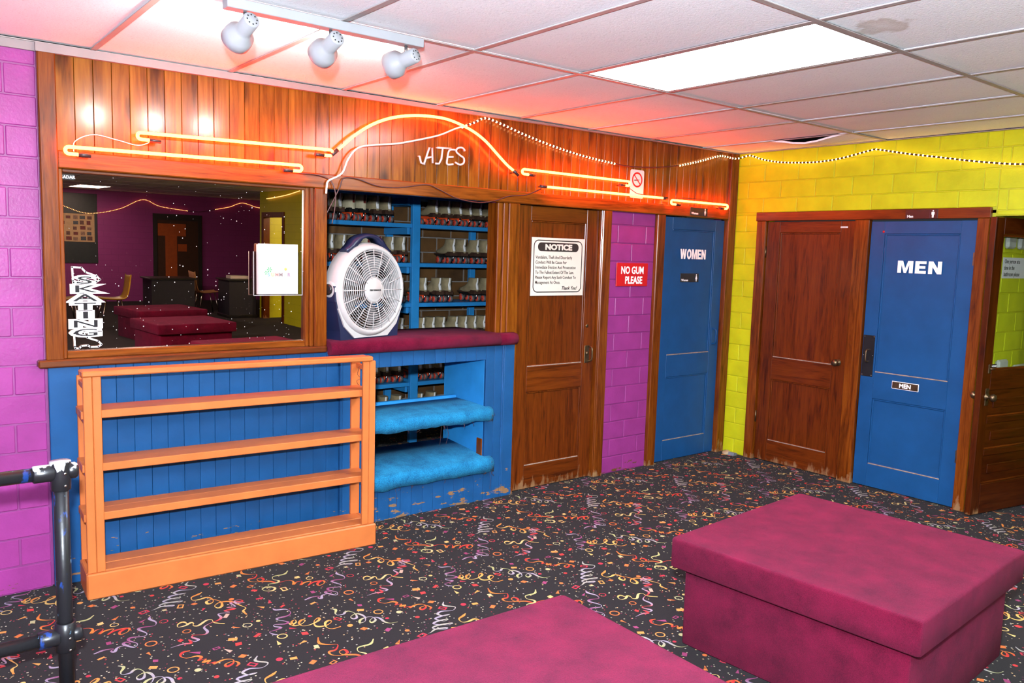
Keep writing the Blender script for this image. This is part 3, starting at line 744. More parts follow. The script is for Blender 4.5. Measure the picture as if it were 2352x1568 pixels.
def sticker(label, loc, rotz=0.0, size=0.018):
    t = thing('sticker', label, 'sticker', loc, rotz)
    obj('sticker_backing', MB().box(-0.028, 0.028, -0.0005, 0.0, -0.005, 0.018), 'black', t)
    obj('sticker_lettering', text_mesh('sticker_lettering', 'RADAR', size, 'paper', bold=0.0006, align='CENTER', depth=0.0002), None, t, (0, -0.0008, 0), UPR)
sticker('small black alarm sticker in the top left corner of the dark window', (0.778, 0.0165, 1.868))

# ---- doors
M['ledge_light'] = mat_plain('painted_edge_highlight', (0.26, 0.19, 0.155), 0.8, var=0.3, nscale=40)  # pale colour paints in the light caught by the lower panel moulding
def hinge(root, x, z, y=-0.004):
    mb = MB().tube([(x, y, z-0.045), (x, y, z+0.045)], 0.006, 8); mb.box(x-0.016, x+0.004, y+0.001, y+0.006, z-0.042, z+0.042)
    obj('hinge', mb, 'brass', root)
def door(n, label, loc, rotz, w, h, mv, mx, up=(0.84, 1.81), lo=(0.165, 0.67), st=0.112):
    d = thing('door_%d' % n, label, 'door', loc, rotz, kind='structure')
    T = 0.036
    boxpart('stile', d, 0.002, st, 0, T, 0.008, h, mv, 0.002); boxpart('stile', d, w-st, w-0.002, 0, T, 0.008, h, mv, 0.002)
    for (a, b) in ((up[1], h), (lo[1], up[0]), (0.008, lo[0])): boxpart('rail', d, st, w-st, 0, T, a, b, mx, 0.002)
    for (a, b) in (up, lo):
        boxpart('door_panel', d, st, w-st, 0.012, T-0.006, a, b, mv, 0.001)
        mb = MB(); e = 0.012
        for (x0, x1, z0, z1) in ((st, st+e, a, b), (w-st-e, w-st, a, b), (st+e, w-st-e, a, a+e), (st+e, w-st-e, b-e, b)): mb.box(x0, x1, 0.005, 0.014, z0, z1, 0.003)
        obj('panel_moulding', mb, mv, d)
        boxpart('highlight_strip', d, st+0.004, w-st-0.004, 0.0015, 0.012, a, a+0.0075, 'ledge_light', 0.002)  # thin strip coloured as the lit top edge of the moulding
    return d
d1 = door(1, 'brown two-panel wooden door carrying the framed notice', (D1[0], 0.006, 0), 0, D1[1]-D1[0], HEAD0-0.004, 'doorz', 'doorx')
hinge(d1, -0.003, 1.66); hinge(d1, -0.003, 0.30)
def lockset(d, x, z):
    mb = MB().box(x-0.022, x+0.022, -0.004, 0.0, z-0.062, z+0.062, 0.003); p = obj('lock_plate', mb, 'brass', d)
    obj('keyhole_cover', MB().lathe([(0.0, -0.003), (0.013, -0.003), (0.013, 0.006), (0.008, 0.010), (0, 0.010)], (x, -0.004, z+0.005), (0, -1, 0), 14), 'brass', p)
    mb = MB().tube(catmull([(x+0.012, -0.004, z+0.055), (x+0.016, -0.035, z+0.045), (x+0.016, -0.040, z), (x+0.016, -0.035, z-0.040), (x+0.012, -0.004, z-0.052)], 5), 0.006, 8)
    obj('pull_handle', mb, 'brass', d)
lockset(d1, 0.655, 0.90)
obj('keyhole', MB().lathe([(0.0, -0.002), (0.012, -0.002), (0.013, 0.003), (0.006, 0.004), (0.0, 0.004)], (0.648, 0.0, 1.10), (0, -1, 0), 14), 'brass', d1)
d2 = door(2, 'blue painted two-panel door lettered women', (D2[0], 0.006, 0), 0, D2[1]-D2[0], HEAD0-0.008, 'bluedoor', 'bluedoor')
for z in (1.66, 0.3): hinge(d2, -0.002, z)
block_letters(d2, 'WOMEN', 0.367, 1.586, 0.306, 0.076, 'pinkletter')
mb = MB().tube(catmull([(0.662, 0.0, 1.03), (0.664, -0.03, 1.02), (0.664, -0.034, 0.97), (0.664, -0.03, 0.92), (0.662, 0.0, 0.905)], 5), 0.007, 8)
obj('pull_handle', mb, 'bluedoor', d2)
obj('handle_plate', MB().box(0.645, 0.690, -0.003, 0.0, 0.895, 1.04, 0.002), 'bluedoor', d2)

# ---- right wall (x = XR): lime blocks, two doors in one frame, opening to the side hall
WYEL = (-0.235, -1.945)
OP = (-1.968, -2.80)
wr = obj('wall_right', boxj((XR+0.0035, XR+0.12, WYEL[0]-0.07, 0.0, 0, H), (XR+0.0035, XR+0.12, OP[0], WYEL[0]-0.07, 1.93, H), (XR+0.0035, XR+0.12, -3.4, OP[0], HEAD0+0.004, H),
                            (XR+0.0035, XR+0.12, OP[0], -1.90, 0, 1.95), (XR+0.0035, XR+0.12, -3.4, OP[1], 0, HEAD0+0.004)), 'lime_joint')
tag(wr, 'lime painted block wall above and beside the men room doors', 'wall', kind='structure')
course_blocks(wr, [(WYEL[0]-0.02, 0.0, 0, 1.965), (OP[0]-0.002, 0.0, 1.965, H), (-3.2, OP[0]-0.002, HEAD0+0.006, H)], -1.004, 'x', 'lime', face=XR)
def ytrim(n, label, bs, mat, c=0.004):
    mb = MB()
    for (y0, y1, z0, z1, px0, px1) in bs: mb.box(px0, px1, y0, y1, z0, z1, c)
    o = obj('trim_%d' % n, mb, mat); tag(o, label, 'trim', kind='structure')
ytrim(9, 'dark wooden head board over the brown and blue doors on the lime wall', [(-0.230, -1.948, 1.898, 1.966, XR-0.026, XR+0.02)], 'trimy')
ytrim(10, 'scuffed door casing beside the lime block strip', [(-0.238, -0.318, 0, 1.898, XR-0.022, XR+0.03)], 'trimz')
ytrim(11, 'worn wooden mullion between the brown door and the blue men door', [(-1.052, -1.160, 0, 1.898, XR-0.020, XR+0.03)], 'trimz')
ytrim(12, 'varnished casing between blue men door and open glazed door', [(-1.872, -1.945, 0, 1.898, XR-0.022, XR+0.03)], 'trimz')
d3 = door(3, 'dark red-brown two-panel door with a small knob on the lime wall', (XR+0.004, -0.322, 0), -PI/2, 0.728, 1.892, 'doorz', 'doorx', lo=(0.175, 0.665))
for z in (1.66, 0.35): hinge(d3, -0.003, z)
def knob(d, x, z, y=0.0, sgn=-1, mat='brass'):
    p = obj('door_knob', MB().lathe([(0.026, 0), (0.026, 0.004), (0.010, 0.008), (0.009, 0.022), (0.020, 0.030), (0.026, 0.042), (0.022, 0.054), (0.010, 0.060), (0, 0.061)], (x, y, z), (0, sgn, 0), 18), mat, d)
    return p
knob(d3, 0.665, 0.865)
lab = obj('door_label', MB().box(0.612, 0.668, -0.001, 0.0, 1.842, 1.853), 'paper', d3)
obj('label_print', text_mesh('label_print', '- - - - - -', 0.012, 'ink', bold=0.0004), None, lab, (0.615, -0.0014, 1.844), UPR)
d4 = door(4, 'blue painted two-panel door lettered men', (XR+0.004, -1.165, 0), -PI/2, 0.704, 1.886, 'bluedoor', 'bluedoor', up=(0.83, 1.80), lo=(0.17, 0.643), st=0.10)
block_letters(d4, 'MEN', 0.356, 1.535, 0.294, 0.083, 'pinkletter', gap=0.16)
for z in (1.64, 0.35): hinge(d4, 0.707, z)
pp = obj('push_plate', MB().box(0.006, 0.090, -0.003, 0.0, 0.795, 1.088, 0.001), 'black', d4)
mb = MB()
for (a, b) in ((0.014, 0.805), (0.082, 0.805), (0.014, 1.078), (0.082, 1.078), (0.014, 0.945), (0.082, 0.945)): mb.lathe([(0.0035, 0), (0.0035, 0.0015), (0, 0.002)], (a, -0.003, b), (0, -1, 0), 8)
obj('screws', mb, 'chrome', pp)
obj('pull_handle', MB().tube(catmull([(0.048, -0.003, 0.985), (0.048, -0.03, 0.980), (0.048, -0.034, 0.945), (0.048, -0.03, 0.905), (0.048, -0.003, 0.900)], 5), 0.006, 8), 'brass', pp)
mp = obj('name_plate', MB().box(0.235, 0.420, -0.004, 0.0, 0.735, 0.788, 0.002), 'pinkletter', d4)
obj('plate_face', MB().box(0.239, 0.416, -0.0048, -0.004, 0.739, 0.784), M['brass'], mp)
obj('plate_lettering', text_mesh('plate_lettering', 'MEN', 0.040, 'pinkletter', bold=0.0014, xs=1.0, align='CENTER'), None, mp, (0.328, -0.0054, 0.748), UPR)
obj('red_sticker', MB().lathe([(0.009, 0), (0.009, 0.001), (0, 0.001)], (0.092, -0.0005, 1.815), (0, -1, 0), 7), 'red', d4)

# side hall behind the opening, with the glazed door standing open against its lime wall
hall = obj('wall_hall', boxj((XR+0.12, 7.2, -1.94, -1.86, 0, H), (7.1, 7.2, -3.4, -1.94, 0, H), (XR+0.12, 7.2, -3.4, -3.3, 0, H), (XR+0.12, 7.2, -3.4, -1.86, H, H+0.05)), 'lime_joint')
tag(hall, 'lime block wall of the side hall behind the glazed door', 'wall', kind='structure')
course_blocks(hall, [(XR+0.12, 6.6, 0, H)], 5.70, 'y', 'lime', face=-1.9435)

# ------------------------------------------------------------------ glazed door standing open in the side hall
d5 = thing('door_5', 'open brown door with a tall glass pane and stacked lower panels', 'door', (5.515, -2.012, 0), -0.185, kind='structure')
for (a, b) in ((0.0, 0.088), (0.612, 0.70)): boxpart('stile', d5, a, b, 0, 0.040, 0.010, 1.902, 'shadedz', 0.003)
for (a, b) in ((1.795, 1.902), (0.815, 0.945), (0.600, 0.640), (0.390, 0.430), (0.010, 0.205)): boxpart('rail', d5, 0.088, 0.612, 0, 0.040, a, b, 'shadedx', 0.003)
for (a, b) in ((0.640, 0.815), (0.430, 0.600), (0.205, 0.390)):
    boxpart('door_panel', d5, 0.088, 0.612, 0.012, 0.030, a, b, 'shadedx', 0.001)
    boxpart('panel_moulding', d5, 0.088, 0.612, 0.004, 0.014, a, a+0.012, 'doorx', 0.003)
    boxpart('panel_moulding', d5, 0.150, 0.560, 0.006, 0.014, (a+b)/2-0.03, (a+b)/2+0.03, 'shadedx', 0.004)
def clear_mat(name, refl=0.10, tint=(0.93, 0.95, 0.94)):
    t = NT(name); tr = t.add('ShaderNodeBsdfTransparent'); tr.inputs['Color'].default_value = (*tint, 1)
    gl = t.add('ShaderNodeBsdfGlossy'); gl.inputs['Roughness'].default_value = 0.02
    mx = t.add('ShaderNodeMixShader'); mx.inputs[0].default_value = refl
    t.link(tr.outputs[0], mx.inputs[1]); t.link(gl.outputs[0], mx.inputs[2]); t.link(mx.outputs[0], t.out.inputs['Surface'])
    return t.m
M['clear'] = clear_mat('clear_glass', 0.05)
M['acrylic'] = clear_mat('clear_acrylic', 0.05, (0.93, 0.93, 0.94))
boxpart('glass_pane', d5, 0.084, 0.616, 0.018, 0.022, 0.941, 1.799, 'clear', 0.0)
mb = MB()
for (a, b, c, e) in ((0.088, 0.612, 0.945, 0.957), (0.088, 0.612, 1.783, 1.795), (0.088, 0.096, 0.957, 1.783), (0.604, 0.612, 0.957, 1.783)): mb.box(a, b, 0.004, 0.017, c, e, 0.002)
obj('glass_bead', mb, 'doorx', d5)
for s, y in ((-1, 0.0), (1, 0.040)): knob(d5, 0.062, 0.775, y, s)
obj('lock_plate', MB().box(0.044, 0.080, -0.004, 0.0, 0.72, 0.83, 0.002), 'brass', d5)
obj('turn_latch', MB().box(0.050, 0.074, -0.006, 0.0, 0.925, 0.985, 0.004).tube([(0.062, -0.006, 0.955), (0.088, -0.022, 0.955)], 0.005, 8), 'brass', d5)
hp = thing('notice_paper', 'white paper notice about the bathroom on the hall wall behind the glazed door', 'paper', (6.03, -1.9465, 1.522))
obj('paper_sheet', MB().box(-0.19, 0.20, 0.0, 0.0015, 0.0, 0.136), 'paper', hp)
for k, s in enumerate(('One person at a', 'time in the', 'bathroom please')):
    obj('paper_print', text_mesh('paper_print', s, 0.040, 'ink', xs=0.95), None, hp, (-0.165, -0.0008, 0.098-k*0.042), UPR)
for (lb, x0, x1, z0, z1) in (('small grey switch box high on the hall wall behind the glazed door', 5.83, 5.96, 1.715, 1.80), ('small framed card high on the hall wall behind the glazed door', 6.03, 6.16, 1.715, 1.80),
                        ('pale grey outlet box on the hall wall near the glass bottom', 5.86, 6.01, 0.915, 0.985), ('low grey conduit box on the hall wall beside the outlet box', 6.14, 6.34, 0.90, 0.935)):
    o = obj('wall_box', MB().box(x0, x1, -1.975, -1.944, z0, z1, 0.012), mat_plain('pale_grey_enamel', (0.45, 0.46, 0.42), 0.5)); tag(o, lb, 'wall box')
sticker('small black alarm sticker low on the glass of the open door', (5.515+0.135, -2.012-0.025+0.016, 0.962), -0.185, 0.016)

# ------------------------------------------------------------------ skate room behind the counter
M['clay'] = mat_plain('brown_clay_tile', (0.105, 0.048, 0.013), 0.55, var=0.6, nscale=3, bump=0.2, bscale=60)
M['mortar'] = mat_plain('grey_mortar', (0.22, 0.20, 0.18), 0.8, var=0.15)
ws = obj('wall_skate_room', boxj((2.05, 5.1, 2.062, 2.12, 0, 2.35), (0.55, 0.62, 0.12, 2.12, 0, 2.35), (0.62, 2.05, 2.05, 2.12, 0, 2.35), (5.1, 5.16, 0.12, 2.12, 0, 2.35), (0.55, 5.16, 0.12, 2.12, 2.35, 2.40)), 'mortar')
tag(ws, 'brown clay tile wall with grey joints behind the skate shelves', 'wall', kind='structure')
course_blocks(ws, [(2.6, 4.9, 0.25, 2.1)], 4.078, 'y', 'clay', z0=0.014, bl=0.300, face=2.055, joint=0.010, depth=0.02)

# skate shelving
SHZ = [2.040, 1.803, 1.487, 1.160, 0.830, 0.505, 0.190]
sh = thing('skate_shelving', 'bright blue wooden shelving full of roller skates behind the counter', 'shelving', (3.565, 1.60, 0))
def sp(name, x0, x1, y0, y1, z0, z1, mat='blueshelf', c=0.003): return boxpart(name, sh, x0-3.565, x1-3.565, y0-1.60, y1-1.60, z0, z1, mat, c)
sp('front_post', 3.531, 3.603, 1.572, 1.612, 0, 2.30); sp('front_post', 2.30, 2.37, 1.572, 1.612, 0, 2.30); sp('front_post', 4.63, 4.70, 1.572, 1.612, 0, 2.30)
for x in (3.531, 4.40, 2.30): sp('rear_post', x, x+0.06, 1.985, 2.025, 0, 2.30)
for z in SHZ:
    sp('shelf_plank', 2.37, 3.531, 1.590, 1.985, z-0.026, z); sp('shelf_plank', 3.603, 4.63, 1.590, 1.985, z-0.026, z)
    sp('shelf_support', 3.505, 3.531, 1.615, 2.0, z-0.085, z-0.028); sp('shelf_support', 3.603, 3.625, 1.615, 2.0, z-0.085, z-0.028)
    sp('shelf_edge', 2.37, 3.531, 1.584, 1.590, z-0.032, z+0.001); sp('shelf_edge', 3.603, 4.63, 1.584, 1.590, z-0.032, z+0.001)

# roller skate: heel toward the counter (-y), toe away (+y)
M['suede'] = mat_plain('tan_suede', (0.27, 0.215, 0.115), 0.85, var=0.25, nscale=18, bump=0.25, bscale=260)
M['suedepale'] = mat_plain('cream_leather', (0.48, 0.42, 0.27), 0.7, var=0.15, nscale=18, bump=0.2)
M['skwhite'] = mat_plain('white_heel_leather', (0.78, 0.76, 0.72), 0.5, var=0.05)
M['stripe'] = mat_plain('dark_red_stripe', (0.20, 0.015, 0.012), 0.5)
M['solebrown'] = mat_plain('brown_sole', (0.055, 0.028, 0.018), 0.35, var=0.2)
M['soleblack'] = mat_plain('black_sole', (0.012, 0.012, 0.012), 0.25)
M['plateorange'] = mat_plain('orange_plate', (0.82, 0.085, 0.018), 0.4, var=0.1)
M['wheelgrey'] = mat_plain('grey_wheel', (0.10, 0.10, 0.10), 0.5)
M['wheelred'] = mat_plain('red_wheel', (0.66, 0.060, 0.030), 0.4)
def skate_meshes():
    D = {}
    def ring(y0, y1, w, z, n=18, p=2.4):
        out = []; cy, hy = (y0+y1)/2, (y1-y0)/2
        for k in range(n):
            th = 2*PI*k/n; c, s = math.cos(th), math.sin(th)
            out.append((w/2*math.copysign(abs(c)**(2/p), c), cy+hy*math.copysign(abs(s)**(2/p), s), z))
        return out
    D['boot'] = MB().loft([ring(0.006, 0.262, 0.074, 0.082), ring(0.000, 0.268, 0.086, 0.096), ring(0.001, 0.255, 0.085, 0.112), ring(0.004, 0.205, 0.080, 0.126), ring(0.008, 0.165, 0.076, 0.142),
                           ring(0.008, 0.138, 0.072, 0.160), ring(0.004, 0.124, 0.073, 0.182), ring(0.002, 0.118, 0.075, 0.206)]).mesh('boot')
    pr = [(0.104, -0.0025), (0.118, -0.0015), (0.132, 0.003), (0.146, 0.0055), (0.160, 0.0055), (0.182, 0.0015), (0.207, -0.0005)]; wd = [0.013, 0.014, 0.0145, 0.0145, 0.012, 0.009, 0.008]
    mb = MB(); rows = []
    for (z, y), w in zip(pr, wd): rows.append([(-w, y+0.006, z), (-w*0.6, y, z), (w*0.6, y, z), (w, y+0.006, z), (0, y+0.010, z)])
    D['heel_strip'] = mb.loft(rows).mesh('heel_strip')
    D['heel_stripe'] = MB().box(-0.006, -0.002, -0.004, 0.010, 0.140, 0.207).box(0.002, 0.006, -0.004, 0.010, 0.140, 0.207).mesh('heel_stripe')
    D['sole'] = MB().prism([(0.004, 0.100), (0.004, 0.066), (0.062, 0.066), (0.095, 0.078), (0.150, 0.078), (0.262, 0.076), (0.266, 0.088), (0.150, 0.092), (0.095, 0.100)], -0.037, 0.037, 'yz').mesh('sole')
    D['plate'] = MB().prism([(0.020, 0.066), (0.030, 0.056), (0.120, 0.052), (0.200, 0.056), (0.262, 0.066), (0.250, 0.078), (0.120, 0.074), (0.060, 0.068)], -0.022, 0.022, 'yz').box(-0.016, 0.016, 0.024, 0.062, 0.030, 0.060, 0.006).box(-0.016, 0.016, 0.178, 0.214, 0.030, 0.060, 0.006).mesh('plate')
    D['axle'] = MB().tube([(-0.046, 0, 0.028), (0.046, 0, 0.028)], 0.005, 8).mesh('axle')
    D['kingpin'] = MB().tube([(0, 0.012, 0.064), (0, 0.026, 0.024)], 0.009, 8).mesh('kingpin')
    D['wheel'] = MB().lathe([(0.010, -0.013), (0.024, -0.013), (0.028, -0.008), (0.028, 0.008), (0.024, 0.013), (0.010, 0.013)], (0, 0, 0), (1, 0, 0), 16).mesh('wheel')
    D['wheel_hub'] = MB().lathe([(0.0, -0.0135), (0.0225, -0.0148), (0.0255, -0.011), (0.0255, 0.011), (0.0225, 0.0148), (0.0, 0.0135)], (0, 0, 0), (1, 0, 0), 14).mesh('wheel_hub')
    D['toe_stop'] = MB().lathe([(0.010, 0.02), (0.012, 0.0), (0.020, -0.006), (0.021, -0.022), (0.016, -0.026), (0, -0.026)], (0, 0.248, 0.054), (0, 0.25, 1), 12).mesh('toe_stop')
    return D
SK = skate_meshes()
NUM = {}
MESHV = {}
def skm(key, mat):
    if (key, mat) not in MESHV:
        m = SK[key].copy(); m.materials.clear(); m.materials.append(M[mat]); MESHV[key, mat] = m
    return MESHV[key, mat]
def skate(x, z, label, kind, num, group, dy=0.0, rz=0.0):
    s = thing('roller_skate', label, 'roller skate', (x, 1.600+dy, z), rz, group)
    b, pl, so = {'tan_orange': ('suede', 'plateorange', 'solebrown'), 'tan_black': ('suede', 'soleblack', 'solebrown'), 'stripe': ('suedepale', 'plateorange', 'soleblack')}[kind]
    obj('boot', skm('boot', b), None, s)
    if kind == 'stripe': obj('heel_stripe', skm('heel_stripe', 'stripe'), None, s)
    else:
        hs = obj('heel_strip', skm('heel_strip', 'skwhite'), None, s)
        if num:
            if num not in NUM: NUM[num] = text_mesh('size_number', num, 0.022, 'ink', bold=0.0007, align='CENTER', xs=0.8)
            obj('size_number', NUM[num], None, hs, (0, 0.0015, 0.143), UPR)
    obj('sole', skm('sole', so), None, s); obj('plate', skm('plate', pl), None, s); obj('kingpin', skm('kingpin', 'chrome'), None, s)
    for ay in (0.040, 0.196): obj('axle', skm('axle', 'chrome'), None, s, (0, ay, 0))
    for (wx, wy) in ((-0.031, 0.040), (0.031, 0.040), (-0.031, 0.196), (0.031, 0.196)):
        w = obj('wheel', skm('wheel', 'wheelgrey'), None, s, (wx, wy, 0.028))
        obj('wheel_hub', skm('wheel_hub', 'wheelred'), None, w)
    obj('toe_stop', skm('toe_stop', 'wheelred'), None, s)
ROWS = [  # shelf, bay, x positions, kinds, size number
    (1, 'left', [2.801, 2.907, 3.015, 3.115, 3.228, 3.330], ['tan_black', 'tan_black', 'stripe', 'stripe', 'tan_black', 'tan_black'], '11'),
    (1, 'right', [3.782, 3.907, 4.021, 4.133, 4.238, 4.358], ['tan_orange']*4+['tan_black']*2, '12'),
    (2, 'left', [2.840, 2.945, 3.043, 3.147, 3.250, 3.365, 3.466], ['tan_orange', 'tan_orange', 'tan_black', 'stripe', 'stripe', 'tan_orange', 'tan_orange'], '9'),
    (2, 'right', [3.966, 4.074, 4.216, 4.322, 4.430], ['tan_black']*5, '9'),
    (3, 'left', [3.355, 3.460], ['tan_orange']*2, '7'),
    (3, 'right', [3.688, 3.827, 3.924, 4.220, 4.335, 4.440], ['tan_orange', 'tan_black', 'tan_black', 'tan_black', 'tan_black', 'tan_orange'], '7'),
    (4, 'left', [3.355, 3.465], ['tan_black']*2, '5'),
    (4, 'right', [3.669, 3.772, 3.870, 4.005, 4.102, 4.199, 4.297, 4.403], ['tan_black']*8, '6'),
    (5, 'left', [3.235, 3.335, 3.445], ['tan_orange']*3, None),
    (5, 'right', [3.655, 3.750, 3.850], ['tan_orange']*3, None),
    (6, 'left', [3.326, 3.450], ['tan_black']*2, None),
    (6, 'right', [3.666, 3.796], ['tan_black']*2, '3')]
SHN = {1: 'top', 2: 'second', 3: 'third', 4: 'fourth', 5: 'fifth', 6: 'lowest'}
ORD = ['first', 'second', 'third', 'fourth', 'fifth', 'sixth', 'seventh', 'eighth']
KL = {'tan_orange': 'tan roller skate with orange plate', 'tan_black': 'tan roller skate with black plate', 'stripe': 'cream roller skate with red heel stripes'}
rnd = random.Random(21)
for (lv, bay, xs, ks, num) in ROWS:
    for i, (x, kd) in enumerate(zip(xs, ks)):
        skate(x, SHZ[lv]+0.0005, '%s, %s from left on %s shelf %s of post' % (KL[kd], ORD[i], SHN[lv], bay), kd, num, 'rental skates on the blue shelving', rnd.uniform(-0.004, 0.012), rnd.uniform(-0.018, 0.018))

# ------------------------------------------------------------------ rental counter
rc = thing('rental_counter', 'blue boarded skate rental counter with a wine-red carpet top', 'counter', (2.72, 0.0, 0))
def cp(name, x0, x1, y0, y1, z0, z1, mat='blue', c=0.0015): return boxpart(name, rc, x0-2.72, x1-2.72, y0, y1, z0, z1, mat, c)
x = 2.115; rnd = random.Random(4)
while x < 3.10:
    w = min(0.0765, 3.112-x); j = rnd.uniform(-0.0006, 0.0006)
    if x < 2.26: cp('front_board', x+0.0007, x+w-0.0007, -0.026+j, -0.006, 0.0, 1.02)
    else:
        cp('front_board', x+0.0007, x+w-0.0007, -0.026+j, -0.006, 0.915, 1.02); cp('front_board', x+0.0007, x+w-0.0007, -0.026+j, -0.006, 0.0, 0.235)
    x += 0.0765
cp('front_board', 3.112, 3.178, -0.026, -0.006, 0.0, 1.02); cp('front_board', 3.1795, 3.240, -0.026, -0.006, 0.0, 1.02)
cp('corner_strip', 3.240, 3.256, -0.032, -0.006, 0.0, 1.02, c=0.004); cp('corner_board', 3.256, 3.338, -0.031, 0.0, 0.0, 1.005, c=0.003)
cp('front_board', 2.100, 2.115, -0.026, 0.10, 0.0, 1.02)
cp('side_panel', 3.112, 3.130, -0.006, 0.45, 0.02, 1.02, 'blueshelf'); cp('side_panel', 2.250, 2.267, -0.006, 0.45, 0.02, 1.02, 'blueshelf')
cp('top_board', 2.02, 3.186, -0.03, 0.43, 1.02, 1.040, 'blueshelf')
cp('back_ledge', 2.268, 3.112, 0.30, 0.33, 0.560, 0.640, 'blueshelf', 0.004)
cp('back_ledge', 2.268, 3.112, 0.40, 0.43, 0.0, 0.300, 'blueshelf', 0.004)
prof = [(0.43, 1.040), (0.43, 1.083), (0.20, 1.086), (-0.040, 1.086), (-0.068, 1.081), (-0.084, 1.066), (-0.090, 1.045), (-0.086, 1.025), (-0.074, 1.010), (-0.045, 1.006), (-0.035, 1.020), (-0.03, 1.040)]
mb = MB().prism([(a, b) for a, b in prof], 2.016-2.72, 3.184-2.72, 'yz', True)
nose = [(-0.034, 1.086), (-0.068, 1.081), (-0.084, 1.066), (-0.090, 1.045), (-0.086, 1.025), (-0.074, 1.010), (-0.034, 1.006)]
mb.prism(nose, 3.184-2.72, 3.318-2.72, 'yz', True)
n2 = [(-0.036, 1.080), (-0.064, 1.075), (-0.076, 1.062), (-0.080, 1.045), (-0.076, 1.028), (-0.066, 1.014), (-0.036, 1.012)]
mb.prism(n2, 3.318-2.72, 3.330-2.72, 'yz', True)
o = obj('carpet_top', mb, 'burgundy', rc); tag(o, 'wine-red carpet wrapped over the counter edge')
def carpet_shelf(x0, x1, yb, zb, zf, th, seed):
    r = random.Random(seed); mb = MB(); n = 26; rings = []
    for k in range(n+1):
        xx = x0+(x1-x0)*k/n; e = 0.003*math.sin(k*0.9+seed)+r.uniform(-0.004, 0.004)
        zz = zf+0.002*math.sin(k*0.5+seed*2)
        rings.append([(xx-2.72, yb, zb-0.02), (xx-2.72, yb, zb), (xx-2.72, (yb-0.03)/2, (zb+zz)/2+0.004), (xx-2.72, -0.052, zz), (xx-2.72, -0.072, zz-0.012), (xx-2.72, -0.080, zz-0.034), (xx-2.72, -0.076, zz-th+e), (xx-2.72, -0.064, zz-th+0.002+e), (xx-2.72, -0.050, zz-th+0.03), (xx-2.72, 0.02, zb-0.045)])
    s = obj('carpet_shelf', mb.loft(rings), 'bluecarpet', rc)
    mt = MB()
    for k in range(16):
        xx = r.uniform(x0+0.1, x1)-2.72 if k > 6 else x1-2.72-r.uniform(0, 0.03); z = zf-th+0.006 if k > 6 else zf-r.uniform(0, th)
        l = r.uniform(0.01, 0.035) if k not in (9, 12) else 0.12
        mt.tube([(xx, -0.074, z), (xx+r.uniform(-0.008, 0.014), -0.080, z-l*0.5), (xx+r.uniform(-0.012, 0.02), -0.076, z-l)], 0.0011, 4, caps=False)
    obj('loose_threads', mt, 'darkcord', s)
carpet_shelf(2.272, 3.142, 0.31, 0.622, 0.612, 0.078, 1)
carpet_shelf(2.272, 3.156, 0.41, 0.325, 0.288, 0.090, 2)
cp('worn_stud', 3.104, 3.112, -0.006, 0.05, 0.240, 0.40, 'trimz', 0.002)

